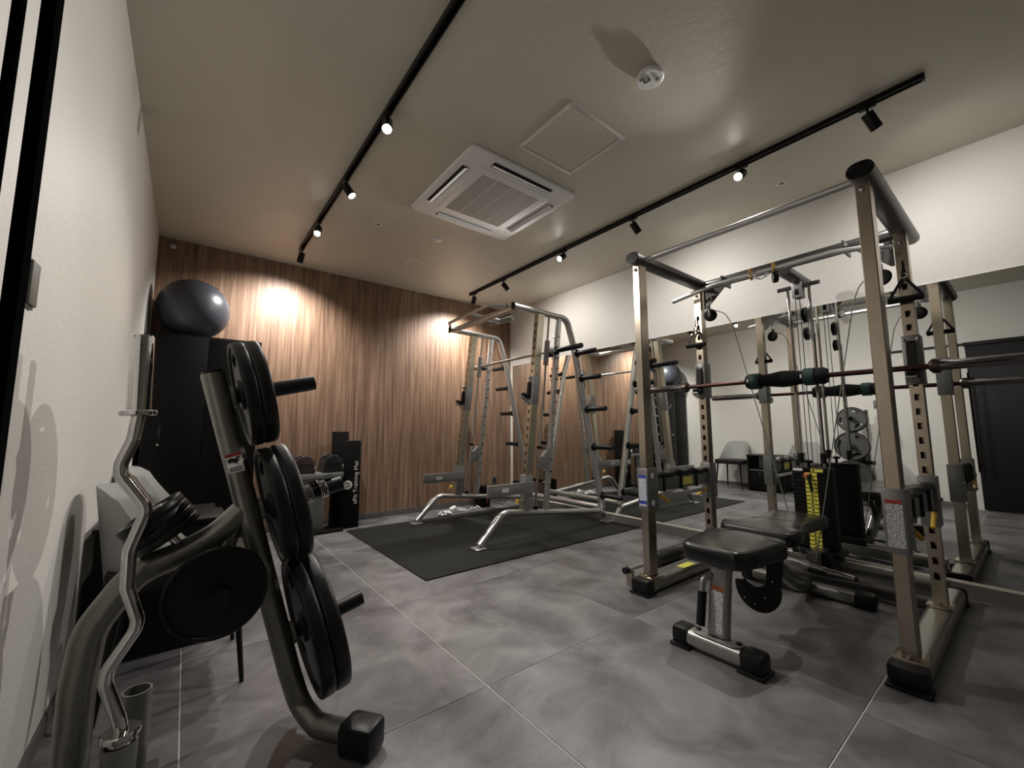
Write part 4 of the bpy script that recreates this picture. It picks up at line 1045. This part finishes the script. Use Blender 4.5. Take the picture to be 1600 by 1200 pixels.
# ================================================================== SMITH MACHINE ON THE RUBBER MAT
rm = box('rubber_floor_mat', 1.565, W-0.034, 2.508, 4.178, 0.0, 0.009, 'rubber_mat', None, 0.002)
tag(rm, 'black rubber floor mat under the smith machine', 'mat')
sm = thing('smith_machine', 'silver smith machine with leaning guide rails on the black mat', 'smith machine', (2.95, 3.45, 0.009))
YN, YFR = 2.87, 4.03
def lean(x0, z0, z): return x0 + (z-z0)*0.1135       # x along the leaning uprights
def X_up(z): return lean(2.72, 0.545, z)
def X_gd(z): return lean(2.845, 0.545, z)
def X_pg(z): return lean(2.975, 0.545, z)
def X_rp(z): return 3.735 - (z-0.16)*0.2325
for yy, sg in ((YN, -1), (YFR, 1)):
    ft = fillet([(2.215, yy, 0.035), (2.455, yy, 0.262), (3.60, yy, 0.140), (3.72, yy, 0.128), (3.80, yy, 0.03)], [0.13, 0.6, 0.09])
    bt = mk('base_frame', sweep(BM(), ft, oval(0.05, 0.062), (0, 1, 0)), 'silver', sm)
    for px in (2.205, 3.798):
        mk('foot_pad', bx(BM(), px-0.05, px+0.05, yy-0.055, yy+0.055, 0.009, 0.019, 0.003), 'silver', sm)
        mk('foot_rubber', bx(BM(), px-0.052, px+0.052, yy-0.057, yy+0.057, 0.0091, 0.0135, 0.001), 'black_rubber', sm)
    # front upright with round holes on the side and square openings at the front
    zs = [0.66+0.075*k for k in range(18)]
    hp = []
    b = holed_post(0, 0.075, -0.03, 0.03, 0.0, 1.80, [0.12+0.075*k for k in range(22)], 0.018, 0.03, -1)
    for v in b.verts: z = v.co.z + 0.255; v.co = Vector((X_up(z)-0.0375+v.co.x, yy+v.co.y, z))
    upo = mk('upright', b, 'upright_champagne', sm, smooth=False)
    for zz_ in [0.62+0.085*k for k in range(16)]:
        mk('side_hole', lathe(BM(), [(0.006, 0), (0.006, 0.0007), (0, 0.0007)], (X_up(zz_), yy-0.0303, zz_), (0, -1, 0), 8), 'seam', upo)
    # guide rod with carriage
    gr_ = tube('guide_rod', [(X_gd(0.24), yy, 0.24), (X_gd(2.05), yy, 2.05)], 0.0115, 'chrome', sm, 14)
    cr_ = tube('carriage', [(X_gd(1.575), yy, 1.575), (X_gd(1.81), yy, 1.81)], 0.026, 'silver_dark', sm, 18)
    mk('carriage_block', bx(BM(), X_gd(1.70)+0.01, X_gd(1.70)+0.10, yy-0.035, yy+0.035, 1.685, 1.745, 0.006), 'silver', cr_)
    for zz_ in (0.265, 0.795): mk('rod_stop', lathe(BM(), [(0.012, -0.012), (0.026, -0.012), (0.026, 0.012), (0.012, 0.012)], (X_gd(zz_), yy, zz_), (0.1135, 0, 1), 18), 'black_rubber', gr_)
    # peg rail
    pr_ = mk('peg_rail', sweep(BM(), [(X_pg(0.20), yy, 0.20), (X_pg(2.06), yy, 2.06)], rrect(0.04, 0.05, 0.006, 2), (1, 0, 0)), 'silver', sm)
    for k in range(14):
        zz_ = 0.47 + 0.108*k
        mk('peg', lathe(BM(), [(0, -0.046), (0.0105, -0.046), (0.0105, 0.046), (0, 0.046)], (X_pg(zz_)-0.006, yy, zz_), (0, 1, 0), 10), 'chrome', pr_)
    # stopper block on the rail
    b = BM(); prism(b, [(0.0, 0.0), (0.11, 0.0), (0.125, 0.17), (0.10, 0.17), (0.055, 0.115), (0.015, 0.115)], (X_gd(0.60)-0.006, yy, 0.60), (1, 0, 0), (0, 0, 1), 0.05, 0.003)
    mk('stop_block', b, 'silver_dark', sm)
    # rear post, leaning
    tp = fillet([(3.735, yy, 0.16), (X_rp(1.80), yy, 1.80), (3.255, yy, 2.075), (3.10, yy, 2.075), (2.57, yy, 2.085)], [0.25, 0.24, 0.3])
    # rear post and curved top arm in one bent tube
    mk('rear_post', sweep(BM(), tp, oval(0.05, 0.072), (0, 1, 0)), 'silver', sm)
    mk('post_cap', bx(BM(), 2.563, 2.571, yy-0.024, yy+0.024, 2.052, 2.118, 0.003), 'black_plastic', sm)
    for zz_ in (1.728, 1.478, 1.165, 0.782, 0.285):
        h = mk('horn', lathe(BM(), [(0.0, 0.02), (0.040, 0.026), (0.040, 0.04), (0.024, 0.046), (0.024, 0.27), (0.021, 0.275), (0, 0.275)], (X_rp(zz_), yy, zz_), (0, sg, 0), 20), 'black_rubber', sm)
        mk('bolt', lathe(BM(), [(0.009, 0), (0.009, 0.006), (0, 0.009)], (X_rp(zz_), yy-sg*0.025, zz_), (0, -sg, 0), 10), 'chrome', h)
    # J hook sleeve
    js = mk('hook_sleeve', bx(BM(), X_up(1.32)-0.043, X_up(1.32)+0.043, yy-0.035, yy+0.035, 1.19, 1.455, 0.004), 'silver_dark', sm)
    for v in js.data.vertices: v.co.x += (v.co.z+0.009-1.32)*0.1135
    hx_ = X_up(1.30)-0.042
    b = BM(); prism(b, [(0, 0.13), (0, -0.01), (-0.035, -0.03), (-0.085, -0.012), (-0.100, 0.018), (-0.086, 0.03), (-0.045, 0.012), (-0.024, 0.03), (-0.020, 0.125), (-0.008, 0.138)], (hx_, yy, 1.265), (1, 0, 0), (0, 0, 1), 0.034, 0.004)
    mk('hook_pad', b, 'black_rubber', js)
    mk('hook_lip', sweep(BM(), fillet([(hx_+0.004, yy, 1.205), (hx_-0.045, yy, 1.222), (hx_-0.105, yy, 1.262)], 0.03), rrect(0.046, 0.008, 0.003, 2)), 'silver', js)
    mk('hook_knob', lathe(BM(), [(0, 0), (0.014, 0), (0.014, 0.02), (0.008, 0.028), (0, 0.028)], (hx_+0.01, yy, 1.44), (-1, 0, 0.1), 14), 'chrome', js)
    # spotter arm
    sa = mk('arm_sleeve', bx(BM(), 2.665, 2.757, yy-0.036, yy+0.036, 0.262, 0.562, 0.004), 'silver_dark', sm)
    arm = mk('spotter_arm', bx(BM(), 2.255, 2.757, yy-0.058, yy-0.037, 0.408, 0.497, 0.004), 'silver_dark', sm)
    mk('arm_guard', bx(BM(), 2.256, 2.757, yy-0.060, yy-0.035, 0.4975, 0.503, 0.001), 'silver', arm)
    mk('arm_badge', bx(BM(), 2.40, 2.47, yy-0.0592, yy-0.0582, 0.438, 0.47), 'white_print', arm, smooth=False)
    pkn = mk('pull_pin', sweep(BM(), [(2.67, yy-0.02, 0.345), (2.60, yy-0.02, 0.345)], circle(0.006, 10)), 'chrome', sa)
    mk('pin_knob', lathe(BM(), [(0, 0), (0.012, 0.0), (0.022, 0.014), (0.022, 0.024), (0, 0.028)], (2.612, yy-0.02, 0.345), (-1, 0, 0), 18), 'yellow', sa)
    # stickers on the front leg
    dl = Vector((0.24, 0, 0.227)).normalized(); nl = Vector((-0.227, 0, 0.24)).normalized()
    mk('leg_sticker', obx(BM(), Vector((2.385, yy-0.004, 0.196)) + nl*0.0308, dl, (0, 1, 0), nl, 0.075, 0.03, 0.0012), 'sticker_text', sm, smooth=False)
    mk('leg_logo', lathe(BM(), [(0.02, 0), (0.02, 0.001), (0.013, 0.001), (0.013, 0)], Vector((2.285, yy, 0.101)) + nl*0.0308, nl, 22), 'black_plastic', sm)
# cross members
mk('top_crossbar', sweep(BM(), [(2.62, YN+0.02, 2.085), (2.62, YFR-0.02, 2.085)], oval(0.055, 0.065)), 'silver', sm)
mk('rear_base_bar', sweep(BM(), [(3.70, YN+0.02, 0.165), (3.70, YFR-0.02, 0.165)], circle(0.03, 16)), 'silver', sm)
tube('grip_neck', [(2.50, 3.47, 2.128), (2.86, 3.47, 2.11)], 0.026, 'silver', sm, 16)
gb = fillet([(2.63, 4.10, 2.10), (2.50, 3.92, 2.13), (2.487, 3.45, 2.138), (2.487, 3.10, 2.138), (2.61, 3.02, 2.128)], [0.05, 0.5, 0.05])
g_ = mk('multi_grip_bar', sweep(BM(), gb, circle(0.0155, 14)), 'silver', sm)
mk('grip_end', lathe(BM(), [(0, 0), (0.016, 0), (0.016, 0.01), (0, 0.01)], (2.605, 3.022, 2.128), (0.83, -0.55, 0), 14), 'black_rubber', g_)
tube('rear_grip', [(2.84, 3.62, 2.115), (2.90, 3.30, 2.115)], 0.028, 'silver_dark', sm, 16)
tube('bar', [(2.985, 2.76, 1.705), (2.985, 4.14, 1.705)], 0.0145, 'silver', sm, 16)
for yy, sg in ((YN, -1), (YFR, 1)):
    mk('bar_sleeve', lathe(BM(), [(0, 0), (0.042, 0), (0.042, 0.022), (0.0245, 0.026), (0.0245, 0.345), (0.021, 0.35), (0, 0.35)], (3.075, yy+sg*0.015, 1.722), (0, sg, 0), 22), 'black_rubber', sm)
    mk('bar_hook', bx(BM(), 2.985, 3.05, yy-0.02, yy+0.02, 1.66, 1.70, 0.006), 'black_metal', sm)

# ================================================================== SMALL THINGS BY THE WOOD WALL
sk = thing('wall_outlet', 'dark wall outlet low on the wood wall behind the smith machine', 'outlet', (3.6, YB, 0.3))
box('plate', 3.562, 3.636, YB-0.009, YB-0.0003, 0.232, 0.352, 'switch_grey', sk, 0.002)
box('socket', 3.582, 3.616, YB-0.012, YB-0.009, 0.265, 0.32, 'black_plastic', sk, 0.002)
wb = thing('floor_box', 'small black box standing on the floor behind the smith machine', 'box', (3.29, 4.42, 0))
box('body', 3.215, 3.37, 4.36, 4.50, 0.0, 0.255, 'cabinet_black', wb, 0.012)
box('label_plate', 3.315, 3.333, 4.357, 4.3605, 0.05, 0.10, 'red_print', wb)
pa_ = thing('power_adapter', 'white power adapter with a tangle of cord on the floor behind the smith machine', 'adapter', (2.80, 4.28, 0))
b = BM(); obx(b, (2.80, 4.30, 0.045), (0.9, 0.1, 0.35), (-0.1, 1, 0), (-0.35, 0, 0.9), 0.07, 0.06, 0.05, 0.006); mk('plug_body', b, 'white_plastic', pa_)
random.seed(11); pts = []
for k in range(14):
    pts.append((2.84 + 0.024*k + random.uniform(-0.05, 0.05), 4.30 + random.uniform(-0.07, 0.09), 0.008 + random.uniform(0, 0.035)))
mk('cord', sweep(BM(), fillet(pts, 0.04, 4), circle(0.004, 7)), 'white_plastic', pa_)
bg = thing('plastic_bag', 'crumpled clear plastic bag on the floor by the power adapter', 'bag', (2.66, 4.25, 0))
b = BM(); bmesh.ops.create_icosphere(b, subdivisions=3, radius=1)
for v in b.verts:
    p = v.co.copy(); k = 1+0.35*math.sin(9*p.x+3*p.y)*math.cos(7*p.y-4*p.z)
    v.co = Vector((2.66+p.x*0.075*k, 4.245+p.y*0.05*k, 0.022+max(-0.0125, p.z*0.03*k)))
mk('film', b, 'clear_bag', bg, False)
cd = thing('black_cord', 'black power cord looping on the floor behind the black box', 'cord', (3.5, 4.42, 0))
random.seed(4); pts = [(3.38+0.03*k, 4.43+0.05*math.sin(k*1.9), 0.006+0.03*abs(math.sin(k*1.3))) for k in range(14)]
mk('cord', sweep(BM(), fillet(pts, 0.03, 4), circle(0.0042, 7)), 'black_rubber', cd)
mk('plug', bx(BM(), 3.36, 3.40, 4.415, 4.44, 0.0, 0.022, 0.004), 'black_plastic', cd)
